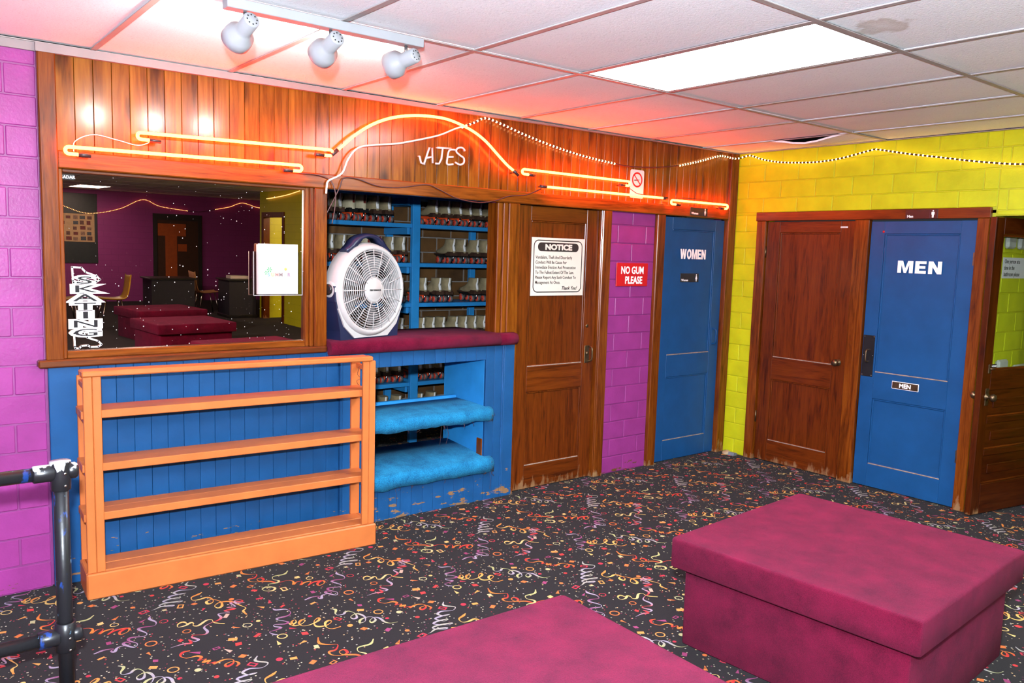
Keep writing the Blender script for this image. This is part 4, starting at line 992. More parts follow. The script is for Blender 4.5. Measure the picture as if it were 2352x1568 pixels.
# ------------------------------------------------------------------ box fan on the counter
def fan():
    f = thing('desk_fan', 'white round fan with navy feet and handle standing on the counter', 'fan', (2.292, 0.05, 1.086), math.radians(16))
    zc, R = 0.275, 0.252
    def shell(prof, mat, name): return obj(name, MB().lathe(prof, (0, 0, zc), (0, -1, 0), 56, closed=True), mat, f)
    h = shell([(0.226, 0.055), (0.232, 0.066), (0.244, 0.066), (0.258, 0.050), (0.268, 0.015), (0.268, -0.045), (0.255, -0.060), (0.222, -0.060), (0.222, 0.030)], 'white', 'housing')
    # front base apron and foot
    ap = []
    for k in range(25):
        a = PI*(1.10+0.80*k/24); ap.append((0.266*math.cos(a), zc+0.266*math.sin(a)))
    ap += [(0.170, 0.010), (-0.170, 0.010)]
    foot = [(-0.225, 0.0), (0.225, 0.0), (0.228, 0.050), (0.252, 0.160), (0.262, 0.215), (0.268, 0.215), (0.272, 0.300), (0.262, 0.300), (0.245, 0.180), (0.200, 0.085), (0.110, 0.022), (-0.110, 0.022), (-0.200, 0.085), (-0.245, 0.180), (-0.262, 0.300), (-0.272, 0.300), (-0.268, 0.215), (-0.262, 0.215), (-0.252, 0.160), (-0.228, 0.050)]
    obj('foot', MB().prism(foot, -0.040, 0.068), 'navy', f)
    skirt = [(-0.130, 0.008), (0.130, 0.008), (0.205, 0.075), (0.250, 0.175)]
    skirt += [(0.262*math.cos(a), zc+0.262*math.sin(a)) for a in [PI*(1.88-0.76*k/20) for k in range(21)]] + [(-0.250, 0.175), (-0.205, 0.075)]
    obj('front_skirt', MB().prism(skirt, -0.050, -0.030), 'white', f)
    mb = MB()
    for k in range(12):
        r = 0.075+0.0135*k
        mb.tube([(r*math.cos(t), -0.062-0.010*(1-(r/0.226)**2), zc+r*math.sin(t)) for t in [2*PI*q/48 for q in range(48)]], 0.0021, 5, closed=True)
    for k in range(20):
        t = 2*PI*k/20; r0 = 0.06 if k % 2 == 0 else 0.125
        mb.tube([(r*math.cos(t), -0.062-0.010*(1-(r/0.226)**2), zc+r*math.sin(t)) for r in (r0, 0.16, 0.230)], 0.0028, 5)
    obj('grille', mb, 'white', f)
    hb = obj('hub', MB().lathe([(0.072, 0.060), (0.074, 0.070), (0.060, 0.075), (0.056, 0.074), (0.050, 0.078), (0, 0.079)], (0, 0, zc), (0, -1, 0), 32), 'white', f)
    obj('hub_lettering', text_mesh('hub_lettering', 'PERFORMANCE', 0.0125, 'ink', bold=0.0006, align='CENTER'), None, hb, (0, -0.0795, zc-0.004), UPR)
    for k in range(5):
        t0 = 2*PI*k/5; pts = []
        rows = []
        for r in (0.05, 0.12, 0.205):
            rows.append([(r*math.cos(t0+a), y, zc+r*math.sin(t0+a)) for a, y in ((-0.34, -0.020), (0.0, 0.0), (0.36, 0.018))])
        m2 = MB()
        for a in range(2):
            for b in range(2): m2.quad([rows[a][b], rows[a][b+1], rows[a+1][b+1], rows[a+1][b]], True)
        m2.xf(Matrix.Translation((0, 0, 0)))
        n = len(m2.v); back = MB()
        for a in range(2):
            for b in range(2): m2.quad([tuple(np.add(q, (0, 0.003, 0))) for q in (rows[a][b], rows[a+1][b], rows[a+1][b+1], rows[a][b+1])], True)
        obj('blade', m2, mat_blade, f)
    mb = MB()
    for k in range(9): 
        r = 0.05+0.02*k
        mb.tube([(r*math.cos(t), 0.058, zc+r*math.sin(t)) for t in [2*PI*q/32 for q in range(32)]], 0.003, 4, closed=True)
    for k in range(8):
        t = 2*PI*k/8; mb.tube([(0.04*math.cos(t), 0.058, zc+0.04*math.sin(t)), (0.226*math.cos(t), 0.056, zc+0.226*math.sin(t))], 0.004, 5)
    obj('rear_grille', mb, mat_blade, f)
    hd = [(0.262*math.cos(a), zc+0.262*math.sin(a)) for a in [PI*(0.30+0.40*k/14) for k in range(15)]] 
    top = [(0.285*math.cos(a)*1.0, zc+0.012+0.290*math.sin(a)) for a in [PI*(0.68-0.36*k/14) for k in range(15)]]
    hole = [(0.255*math.cos(a), zc+0.010+0.262*math.sin(a)) for a in [PI*(0.40+0.2*k/8) for k in range(9)]]
    mb = MB()
    path = [(0.275*math.cos(a), -0.005, zc-0.006+0.285*math.sin(a)+0.030*math.exp(-((a/PI-0.5)/0.13)**4)) for a in [PI*(0.285+0.43*k/16) for k in range(17)]]
    rings = []
    for i, p in enumerate(path):
        a = PI*(0.285+0.43*i/16); e = min(i, 16-i)/16
        hw, ht = 0.034+0.012*math.sin(PI*i/16), 0.007+ (0.012 if 2 < i < 5 or 11 < i < 14 else 0.004)
        nx, nz = math.cos(a), math.sin(a)
        rings.append([(p[0]-nx*ht, -hw, p[2]-nz*ht), (p[0]+nx*ht*0.6, -hw*0.8, p[2]+nz*ht*0.6), (p[0]+nx*ht, 0, p[2]+nz*ht), (p[0]+nx*ht*0.6, hw*0.8, p[2]+nz*ht*0.6), (p[0]-nx*ht, hw, p[2]-nz*ht)])
    obj('handle', mb.loft(rings), 'navy', f)
    kd = obj('control_panel', MB().lathe([(0.046, -0.01), (0.046, 0.006), (0.038, 0.010), (0, 0.010)], (-0.262, 0.004, zc+0.005), (-1, 0, 0), 24), 'white', f)
    obj('control_knob', MB().lathe([(0.030, 0.0), (0.030, 0.012), (0.024, 0.016), (0, 0.016)], (-0.270, 0.004, zc+0.005), (-1, 0, 0), 20), 'black', kd)
mat_blade = mat_plain('grey_fan_blade', (0.16, 0.16, 0.17), 0.45, var=0.1)
fan()

# ------------------------------------------------------------------ orange shoe rack
def rack():
    r = thing('shoe_rack', 'orange painted wooden shoe rack standing under the dark window', 'shoe rack', (0.765, -0.252, 0), -0.0613)
    Lr, D = 1.388, 0.215
    def rp(name, x0, x1, y0, y1, z0, z1, c=0.003): return boxpart(name, r, x0, x1, y0, y1, z0, z1, 'orange', c)
    rp('base_board', -0.006, Lr+0.006, -0.014, 0.010, 0.0, 0.118, 0.006); rp('base_board', -0.006, 0.018, 0.010, D, 0.0, 0.118, 0.005); rp('base_board', Lr-0.018, Lr+0.006, 0.010, D, 0.0, 0.118, 0.005); rp('base_board', 0.018, Lr-0.018, D-0.02, D, 0.0, 0.118, 0.004)
    rp('base_slat', 0.018, Lr-0.018, 0.010, 0.100, 0.104, 0.122); rp('base_slat', 0.018, Lr-0.018, 0.103, D-0.02, 0.104, 0.122)
    for x0 in (0.0, Lr-0.072):
        rp('front_post', x0, x0+0.036, 0.0, 0.020, 0.118, 1.005); rp('front_post', x0+0.037, x0+0.072, 0.0, 0.020, 0.118, 1.005)
        rp('rear_post', x0+(0.0 if x0 == 0 else 0.020), x0+(0.052 if x0 == 0 else 0.072), D-0.020, D, 0.118, 0.985)
        for z in (0.345, 0.570, 0.810, 0.965): rp('shelf_cleat', x0+(0.006 if x0 == 0 else 0.046), x0+(0.026 if x0 == 0 else 0.066), 0.020, D-0.020, z-0.022, z+0.004)
    for z in (0.385, 0.610, 0.850):
        rp('shelf_slat', -0.008, Lr-0.010, -0.004+0.024, 0.110, z-0.036, z); rp('shelf_slat', -0.008, Lr-0.010, 0.113, D-0.022, z-0.036, z-0.002)
    rp('top_slat', -0.004, Lr-0.020, -0.012, 0.045, 1.005, 1.030, 0.005); rp('top_slat', -0.004, Lr-0.020, 0.052, 0.110, 1.000, 1.026, 0.005)
    mb = MB().tube(catmull([(Lr-0.05, 0.10, 0.965), (Lr-0.055, 0.11, 0.92), (Lr-0.04, 0.10, 0.90), (Lr-0.06, 0.11, 0.885), (Lr-0.045, 0.12, 0.86)], 4), 0.0012, 4)
    obj('loose_wire', mb, 'darkcord', r)
rack()

# ------------------------------------------------------------------ pipe railing
def pipe_mat():
    t = NT('chipped_black_enamel'); v = t.coord((1, 1, 1))
    n = t.noise(t.coord((14, 14, 5)), 1.0, 5, 0.62)
    c = t.mix(t.ramp(n, [(0.60, (0, 0, 0)), (0.63, (1, 1, 1))]), (0.010, 0.010, 0.012), (0.01, 0.035, 0.16))
    n2 = t.noise(t.coord((26, 26, 16)), 1.0, 4, 0.6)
    c = t.mix(t.ramp(n2, [(0.66, (0, 0, 0)), (0.68, (1, 1, 1))]), c, (0.16, 0.36, 0.55))
    t.set(c, 0.32, 0.3); t.bump(t.noise(v, 60, 4), 0.12, 0.003)
    return t.m
def cap_mat():
    t = NT('worn_white_enamel'); g = t.coord((40, 40, 12))
    sx = t.add('ShaderNodeSeparateXYZ'); tc = t.add('ShaderNodeTexCoord'); t.link(tc.outputs['Object'], sx.inputs[0])
    k = t.math('GREATER_THAN', t.math('MULTIPLY_ADD', t.noise(g, 1.0, 3), 0.10, sx.outputs[2]), 0.913)
    t.set(t.mix(k, (0.010, 0.010, 0.012), (0.40, 0.41, 0.42)), 0.3, 0.5)
    return t.m
M['pipe'] = pipe_mat(); M['fitting'] = cap_mat()
pr = thing('pipe_railing', 'chipped black pipe railing with a worn white cap at the left edge', 'railing', (0.518, -1.2, 0))
obj('post', MB().tube([(0, 0, 0), (0, 0, 0.86)], 0.0235, 20), 'pipe', pr)
def fitting(z, cap, mat):
    mb = MB().lathe([(0.028, -0.062), (0.030, -0.060), (0.031, -0.02), (0.032, 0.028), (0.031, 0.034), (0.0, 0.036)] if cap else [(0.0255, -0.055), (0.031, -0.052), (0.032, 0.045), (0.0255, 0.048)], (0, 0, z), (0, 0, 1), 20, closed=not cap)
    mb.lathe([(0.0265, 0), (0.0285, 0.004), (0.0285, 0.058), (0.0255, 0.062)], (-0.018, 0, z-0.002), (-1, 0, 0), 18)
    mb.lathe([(0.024, 0), (0.026, 0.004), (0.027, 0.022), (0.022, 0.030), (0, 0.031)], (0.020, 0, z-0.002), (1, 0, 0), 18)
    p = obj('pipe_fitting', mb, mat, pr)
    obj('set_screw', MB().lathe([(0.0045, 0), (0.0045, 0.003), (0, 0.003)], (0.008, -0.030, z-0.004), (0.25, -1, 0), 8).lathe([(0.0045, 0), (0.0045, 0.003), (0, 0.003)], (0.008, -0.030, z-0.044), (0.25, -1, 0), 8), 'chrome', p)
fitting(0.846, True, 'fitting'); fitting(0.288, False, 'pipe')
for z in (0.844, 0.286): obj('rail', MB().tube([(-0.02, 0, z), (-2.2, 0, z)], 0.0225, 18), 'pipe', pr)
obj('post', MB().tube([(-2.2, 0, 0), (-2.2, 0, 0.88)], 0.0235, 16), 'pipe', pr)
obj('floor_flange', MB().lathe([(0.055, 0.001), (0.055, 0.006), (0.032, 0.012), (0.030, 0.03), (0.024, 0.03)], (0, 0, 0), (0, 0, 1), 20), 'pipe', pr)

# ------------------------------------------------------------------ carpeted benches
def bench(label, cx, cy, rz, sx=1.035, sy=1.0, h=0.455):
    b = thing('carpet_bench', label, 'bench', (cx, cy, 0), rz, 'wine-red carpeted benches')
    def rbox(x, y, z0, z1, r, name, c=0.012):
        mb = MB(); rings = []
        def rr(sx_, sy_, z):
            out = []
            for (qx, qy, a0) in ((1, 1, 0), (-1, 1, 1), (-1, -1, 2), (1, -1, 3)):
                for k in range(4):
                    a = (a0+k/3.0)*PI/2; out.append((qx*(sx_-r)+r*math.cos(a), qy*(sy_-r)+r*math.sin(a), z))
            return out
        rings = [rr(x-c*0.4, y-c*0.4, z0), rr(x, y, z0+c*0.5), rr(x, y, z1-c), rr(x-c*0.3, y-c*0.3, z1-c*0.3), rr(x-c, y-c, z1)]
        return obj(name, mb.loft(rings), 'burgundy', b)
    rbox(sx/2-0.045, sy/2-0.045, 0.001, h-0.115, 0.012, 'bench_body')
    rbox(sx/2, sy/2, h-0.125, h, 0.016, 'bench_lid')
    return b
bench('wine-red carpeted box bench standing fully in view before the blue men door', 3.146, -2.480, 0.064, 1.04, 0.995)
bench('wine-red carpeted bench cut off by the bottom edge of the picture', 1.335, -2.660, -0.022, 1.035, 1.0, 0.450)

# ------------------------------------------------------------------ signs
def plate(name, label, cat, loc, rotz, w, h, mat, t=0.003, c=0.0):
    s = thing(name, label, cat, loc, rotz); obj('sign_board', MB().box(-w/2, w/2, 0.0, t, 0, h, c), mat, s); return s
def rrect(w, h, r, n=6):
    out = []
    for (qx, qz, a0) in ((1, 1, 0), (-1, 1, 1), (-1, -1, 2), (1, -1, 3)):
        for k in range(n+1):
            a = (a0+k/n)*PI/2; out.append((qx*(w/2-r)+r*math.cos(a), qz*(h/2-r)+r*math.sin(a)))
    return out
def ringband(w, h, r, t, cx, cz, y0, y1):
    a, b = rrect(w, h, r), rrect(w-2*t, h-2*t, max(r-t, 0.001)); mb = MB(); n = len(a)
    for k in range(n):
        q = (k+1) % n
        mb.quad([(cx+a[k][0], y0, cz+a[k][1]), (cx+a[q][0], y0, cz+a[q][1]), (cx+b[q][0], y0, cz+b[q][1]), (cx+b[k][0], y0, cz+b[k][1])])
    return mb
s = plate('notice_sign', 'cream notice sign about vandalism and theft on the brown door', 'sign', (3.7195, 0.0060, 1.315), 0, 0.472, 0.386, 'offwhite')
obj('sign_border', ringband(0.438, 0.350, 0.040, 0.007, 0, 0.196, -0.0006, 0), 'ink', s)
obj('title_bar', MB().prism([(p[0], p[1]+0.325) for p in rrect(0.365, 0.058, 0.028)], -0.0010, 0.0), 'ink', s)
obj('title_lettering', text_mesh('title_lettering', 'NOTICE', 0.050, 'offwhite', bold=0.0026, xs=1.32, align='CENTER', depth=0.0002), None, s, (0, -0.0016, 0.308), UPR)
for k, tx in enumerate(('Vandalism, Theft And Disorderly', 'Conduct Will Be Cause For', 'Immediate Eviction And Prosecution', 'To The Fullest Extent Of The Law.', 'Please Report Any Such Conduct To', 'Management At Once.')):
    obj('sign_print', text_mesh('sign_print', tx, 0.0295, 'ink', bold=0.0003, xs=0.83), None, s, (-0.200, -0.0006, 0.247-k*0.0335), UPR)
obj('sign_print', text_mesh('sign_print', 'Thank You!', 0.033, 'ink', bold=0.0008, shear=0.35, xs=0.9), None, s, (0.035, -0.0006, 0.040), UPR)
s = plate('gum_sign', 'red no gum please sign on the magenta block strip', 'sign', (4.430, -0.011, 1.377), 0, 0.328, 0.168, 'red', 0.006, 0.001)
obj('sign_lettering', text_mesh('sign_lettering', 'NO GUM', 0.073, 'pinkletter', bold=0.0022, xs=0.80, align='CENTER'), None, s, (0.0, -0.0008, 0.092), UPR)
obj('sign_lettering', text_mesh('sign_lettering', 'PLEASE', 0.073, 'pinkletter', bold=0.0022, xs=0.80, align='CENTER'), None, s, (0.016, -0.0008, 0.020), UPR)
s = thing('no_smoking_sign', 'white no smoking sign with a red ring on the pine boards', 'sign', (4.432, -0.0155, 2.012))
obj('sign_board', MB().prism([(p[0], p[1]+0.100) for p in rrect(0.140, 0.200, 0.014)], 0.0, 0.003), 'paper', s)
mb = MB().lathe([(0.054, 0), (0.054, 0.0008), (0.042, 0.0008), (0.042, 0)], (0, 0.0, 0.130), (0, -1, 0), 36, closed=True)
mb.quad([(-0.036, -0.0010, 0.160), (-0.030, -0.0010, 0.166), (0.036, -0.0010, 0.100), (0.030, -0.0010, 0.094)])
obj('prohibition_ring', mb, 'red', s)
mb = MB(); mb.quad([(-0.032, -0.0006, 0.121), (0.012, -0.0006, 0.125), (0.012, -0.0006, 0.133), (-0.032, -0.0006, 0.129)]); mb.quad([(0.014, -0.0006, 0.126), (0.022, -0.0006, 0.127), (0.022, -0.0006, 0.134), (0.014, -0.0006, 0.133)])
obj('cigarette_print', mb, 'ink', s)
def figure(dress):
    mb = MB().lathe([(0.0055, 0), (0.0055, 0.0006), (0, 0.0006)], (0, 0, 0.046), (0, -1, 0), 12)
    if dress: p = [(-0.005, 0.039), (0.005, 0.039), (0.0105, 0.016), (0.005, 0.016), (0.004, 0.0), (-0.004, 0.0), (-0.005, 0.016), (-0.0105, 0.016)]
    else: p = [(-0.010, 0.039), (0.010, 0.039), (0.010, 0.020), (0.0065, 0.020), (0.0055, 0.0), (-0.0055, 0.0), (-0.0065, 0.020), (-0.010, 0.020)]
    mb.prism(p, -0.0006, 0.0); return mb
def restroom(label, word, loc, rotz, w, h, dress):
    s = plate('restroom_sign', label, 'sign', loc, rotz, w, h, 'black', 0.003, 0.0008)
    obj('sign_lettering', text_mesh('sign_lettering', word, 0.024, 'pinkletter', bold=0.0006), None, s, (-w/2+0.012, -0.0006, 0.008), UPR)
    mb = figure(dress); mb.xf(Matrix.Translation((w/2-0.030, -0.0004, 0.006)) @ Matrix.Scale(h/0.062, 4)); obj('person_symbol', mb, 'pinkletter', s)
    mb = MB()
    for a, b, c, e in ((w/2-0.052, w/2-0.050, 0.003, h-0.003), ): mb.box(a, b, -0.0004, 0, c, e)
    obj('divider_line', mb, 'navy', s)
restroom('small black women restroom sign on the head rail above the blue door', 'Women', (5.120, -0.0335, 1.921), 0, 0.205, 0.060, True)
restroom('small black women restroom sign under the lettering on the blue door', 'Women', (5.107, 0.0145, 1.406), 0, 0.220, 0.068, True)
restroom('small black men restroom sign on the head board of the lime wall', 'Men', (XR-0.0295, -1.521, 1.899), -PI/2, 0.212, 0.060, False)
# acrylic flyer holder on the window
h = thing('flyer_holder', 'clear acrylic flyer holder fixed to the right side of the dark window', 'holder', (1.747, 0.0, 1.337))
obj('holder_back', MB().box(-0.133, 0.133, 0.010, 0.012, 0.0, 0.226), 'acrylic', h); obj('holder_front', MB().box(-0.133, 0.133, -0.012, -0.010, 0.0, 0.226), 'acrylic', h)
mbx = MB()
for (a, b, e, f) in ((-0.134, -0.131, 0.0, 0.226), (0.131, 0.134, 0.0, 0.226), (-0.134, 0.134, -0.002, 0.002)): mbx.box(a, b, -0.013, -0.009, e, f)
obj('holder_rim', mbx, 'trackwhite', h)
obj('holder_base', MB().box(-0.133, 0.133, -0.010, 0.010, 0.0, 0.003), 'acrylic', h)
s = thing('flyer', 'white summer flyer sticking up out of the clear holder', 'flyer', (1.7495, -0.004, 1.342))
obj('flyer_sheet', MB().box(-0.108, 0.108, -0.0015, 0.0, 0.0, 0.262), 'paper', s)
cols = [L(120, 190, 200), L(240, 200, 110), L(200, 150, 150), L(150, 130, 140), L(190, 200, 220), L(170, 130, 160)]
for k, (ch, c) in enumerate(zip('SUMMER', cols)):
    obj('flyer_letter', text_mesh('flyer_letter', ch, 0.026, mat_plain('flyer_ink_%d' % k, c, 0.7, var=0.0), bold=0.0004, align='CENTER'), None, s, (-0.052+k*0.022, -0.0022, 0.094), UPR)
mb = MB()
for (cx, cz, r) in ((-0.048, 0.128, 0.013), (-0.066, 0.112, 0.010)):
    for k in range(6):
        a = k*1.047; mb.quad([(cx, -0.0022, cz), (cx+r*math.cos(a-0.25), -0.0022, cz+r*math.sin(a-0.25)), (cx+r*1.1*math.cos(a), -0.0022, cz+r*1.1*math.sin(a)), (cx+r*math.cos(a+0.25), -0.0022, cz+r*math.sin(a+0.25))])
obj('palm_print', mb, mat_plain('flyer_green', L(90, 190, 120), 0.7), s)
obj('sun_print', MB().lathe([(0.008, 0), (0.008, 0.0003), (0, 0.0003)], (0.040, -0.0018, 0.132), (0, -1, 0), 12), mat_plain('flyer_yellow', L(250, 220, 120), 0.7), s)
s = thing('paper_sheet', 'pinkish paper sheet peeking out behind the white summer flyer', 'paper', (1.748, 0.004, 1.342))
obj('sheet', MB().box(-0.112, 0.104, 0.0, 0.0012, 0.0, 0.258), mat_plain('pink_paper', (0.85, 0.62, 0.60), 0.7, var=0.01), s)

# ------------------------------------------------------------------ neon tubes, rope lights, cords
def hairpin(x0, x1, z0, z1, drop=0.030, back=0.055, y=-0.060, left=True, right=True):
    p = []
    n = 7; r = drop/2
    if left:
        p += [(x0+back, y, z0-drop)]
        for k in range(n+1):
            a = PI*1.5-PI*k/n; p.append((x0+r+r*math.cos(a), y, z0-r+r*math.sin(a)))
    else: p += [(x0, y, z0)]
    if right:
        for k in range(n+1):
            a = PI*0.5-PI*k/n; p.append((x1-r+r*math.cos(a), y, z1-r+r*math.sin(a)))
        p += [(x1-back, y, z1-drop)]
    else: p += [(x1, y, z1)]
    return p
def neon(label, path, caps):
    base = path[0]
    n = thing('neon_tube', label, 'neon tube', base, group='orange-red neon tubes on the pine boards')
    obj('glass_tube', MB().tube([Vector(p)-Vector(base) for p in path], 0.0078, 10), 'neon', n)
    for (p, d) in caps:
        p = Vector(p)-Vector(base); d = Vector(d).normalized()
        e = obj('electrode_cap', MB().tube([p-d*0.004, p+d*0.046], 0.0105, 10), 'darkcord', n)
        obj('standoff', MB().tube([p+d*0.02, Vector((p.x+d.x*0.02, -0.012-base[1], p.z+d.z*0.02))], 0.005, 8), 'chrome', e)
def npair(label, x0, x1, z0, z1, left=True, right=True):
    p = hairpin(x0, x1, z0, z1, left=left, right=right); caps = []
    if left: caps.append((p[0], (1, 0, 0)))
    else: caps.append((p[0], (-1, 0, 0)))
    if right: caps.append((p[-1], (-1, 0, 0)))
    else: caps.append((p[-1], (1, 0, 0)))
    neon(label, p, caps)
npair('long lower neon tube directly above the dark window', 0.758, 1.856, 2.000, 2.014)
npair('upper neon tube left of the neon arch', 1.056, 2.030, 2.094, 2.110)
ARC = [(2.056, -0.06, 2.112), (2.085, -0.06, 2.136), (2.156, -0.06, 2.199), (2.246, -0.06, 2.261), (2.348, -0.06, 2.309), (2.453, -0.06, 2.339), (2.561, -0.06, 2.356), (2.662, -0.06, 2.362), (2.756, -0.06, 2.359), (2.852, -0.06, 2.34), (2.952, -0.06, 2.308), (3.043, -0.06, 2.26), (3.137, -0.06, 2.189), (3.209, -0.06, 2.136), (3.262, -0.06, 2.106)]
neon('arched neon tube curving over the unlit lettering', catmull(ARC, 4), [(ARC[0], (-0.75, 0, -0.65)), (ARC[-1], (0.8, 0, -0.5))])
npair('upper neon tube right of the neon arch', 3.332, 4.310, 2.122, 2.118)
npair('lower neon tube above the brown door ending at the no smoking sign', 3.532, 4.668, 2.026, 2.026, False, False)
npair('short neon tube above the blue women door', 4.760, 5.435, 2.018, 2.020)
sg = thing('neon_letters', 'unlit pale neon letters reading ates with a broken stub before them', 'neon sign', (2.75, -0.03, 2.10))
LET = {'K': [[(2.589, 2.134), (2.600, 2.097), (2.626, 2.091)]], 'A': [[(2.621, 2.093), (2.655, 2.188), (2.675, 2.190), (2.680, 2.102)], [(2.640, 2.129), (2.679, 2.138)]],
       'T': [[(2.712, 2.194), (2.807, 2.199)], [(2.748, 2.195), (2.740, 2.131), (2.724, 2.103), (2.700, 2.102)]],
       'E': [[(2.842, 2.194), (2.796, 2.187), (2.783, 2.144), (2.782, 2.105), (2.825, 2.109)], [(2.789, 2.147), (2.824, 2.151)]],
       'S': [[(2.908, 2.196), (2.888, 2.211), (2.855, 2.205), (2.845, 2.185), (2.872, 2.166), (2.900, 2.151), (2.901, 2.124), (2.874, 2.110), (2.839, 2.121)]]}
for k, strokes in LET.items():
    mb = MB()
    for st in strokes:
        pts = [(a-2.75, 0, b-2.10) for a, b in st]
        mb.tube(catmull(pts, 4) if k in 'SE' else pts, 0.0058, 8)
        a = pts[0]; mb.tube([a, (a[0], 0.018, a[2])], 0.0035, 6)
    obj('tube_letter', mb, 'neonoff', sg)

def rope(label, strands, gaps):
    r = thing('rope_light', label, 'rope light', strands[0][0])
    b0 = Vector(strands[0][0]); mb = MB(); bl = MB(); n = 0
    for st in strands:
        P = catmull(st, 8); mb.tube([p-b0 for p in P], 0.0050, 6)
        d = 0.0; step = 0.0300; nxt = 0.0
        for i in range(len(P)-1):
            a, b = P[i], P[i+1]; l = (b-a).length
            while nxt <= d+l:
                p = a+(b-a)*((nxt-d)/l)-b0
                bl.lathe([(0.0, -0.0074), (0.0056, -0.0045), (0.0074, 0), (0.0056, 0.0045), (0.0, 0.0074)], p, (0, 0, 1), 7); nxt += step
            d += l
    for st in gaps: mb.tube([p-b0 for p in catmull(st, 6)], 0.0045, 6)
    obj('cord', mb, 'darkcord', r); o = obj('bulbs', bl.mesh('bulbs', False), 'bulb', r); tag(o, 'row of tiny glowing bulbs', kind='stuff')
ROPE_A = [(2.875, -0.045, 2.329), (2.964, -0.045, 2.367), (3.044, -0.045, 2.402), (3.161, -0.045, 2.383), (3.336, -0.045, 2.342), (3.519, -0.045, 2.305), (3.709, -0.045, 2.274), (3.908, -0.045, 2.250), (4.168, -0.045, 2.230)]
GAP = [(4.168, -0.045, 2.230), (4.334, -0.040, 2.226), (4.608, -0.040, 2.244), (4.856, -0.045, 2.278)]
ROPE_B = [(4.856, -0.045, 2.278), (5.045, -0.045, 2.321), (5.198, -0.045, 2.361), (5.330, -0.045, 2.394), (5.424, -0.050, 2.391), (5.510, -0.060, 2.388), (5.552, -0.100, 2.402), (5.570, -0.150, 2.411), (5.570, -0.265, 2.373), (5.570, -0.422, 2.342), (5.570, -0.608, 2.326), (5.570, -0.751, 2.323), (5.570, -0.888, 2.332), (5.570, -1.018, 2.353), (5.570, -1.144, 2.376), (5.570, -1.191, 2.376), (5.570, -1.390, 2.334), (5.570, -1.593, 2.297), (5.570, -1.864, 2.248), (5.570, -2.117, 2.217), (5.570, -2.40, 2.22), (5.57, -2.8, 2.36)]
rope('string of tiny glowing bulbs draped over pine boards and lime wall', [ROPE_A, ROPE_B], [GAP])
def cable(name, label, pts, r, mat):
    o = obj(name, MB().tube([p-Vector(pts[0]) for p in catmull(pts, 6)], r, 8), mat, None, pts[0]); tag(o, label, 'cord')
cable('power_cord', 'white cord rising from the window post to the rope light', [(2.000, -0.045, 1.880), (2.004, -0.045, 1.920), (2.015, -0.045, 1.950), (2.091, -0.045, 1.994), (2.129, -0.045, 2.074), (2.186, -0.045, 2.138), (2.282, -0.045, 2.164), (2.425, -0.045, 2.186), (2.583, -0.045, 2.226), (2.716, -0.045, 2.266), (2.822, -0.045, 2.313), (2.885, -0.045, 2.335)], 0.0052, 'pvc')
cable('neon_lead', 'dark lead from the lower neon tube dropping into the counter opening', [(1.800, -0.050, 1.984), (1.859, -0.040, 1.976), (1.957, -0.038, 1.974), (2.030, -0.038, 1.950), (2.052, -0.050, 1.883), (2.048, -0.05, 1.80), (2.035, -0.045, 1.72)], 0.0032, 'darkcord')
cable('neon_lead', 'brown lead looping along the head rail over the counter opening', [(2.015, -0.020, 1.776), (2.048, -0.034, 1.848), (2.081, -0.042, 1.920), (2.105, -0.042, 1.970), (2.183, -0.040, 1.973), (2.318, -0.040, 1.943), (2.458, -0.040, 1.946), (2.632, -0.040, 1.974), (2.723, -0.040, 1.952), (2.849, -0.040, 1.910), (3.010, -0.040, 1.894), (3.144, -0.040, 1.915), (3.246, -0.040, 1.948), (3.387, -0.042, 1.966), (3.500, -0.052, 2.012)], 0.0034, 'darkcord')
cable('neon_lead', 'thin pale lead bowing between the two left neon tubes', [(0.800, -0.020, 1.975), (0.805, -0.016, 2.03), (0.88, -0.016, 2.068), (0.98, -0.016, 2.055), (1.07, -0.018, 2.040), (1.13, -0.03, 2.066)], 0.0022, 'pvc')
cable('neon_lead', 'thin dark lead bowing above the short neon tube', [(4.80, -0.04, 2.00), (4.86, -0.016, 2.035), (5.05, -0.016, 2.045), (5.25, -0.016, 2.040), (5.37, -0.04, 1.995)], 0.0022, 'darkcord')
cable('neon_lead', 'thin lead curling from the right neon tube past the no smoking sign', [(4.26, -0.045, 2.088), (4.35, -0.022, 2.075), (4.43, -0.022, 2.045), (4.52, -0.022, 2.04), (4.66, -0.03, 2.03)], 0.0022, 'darkcord')

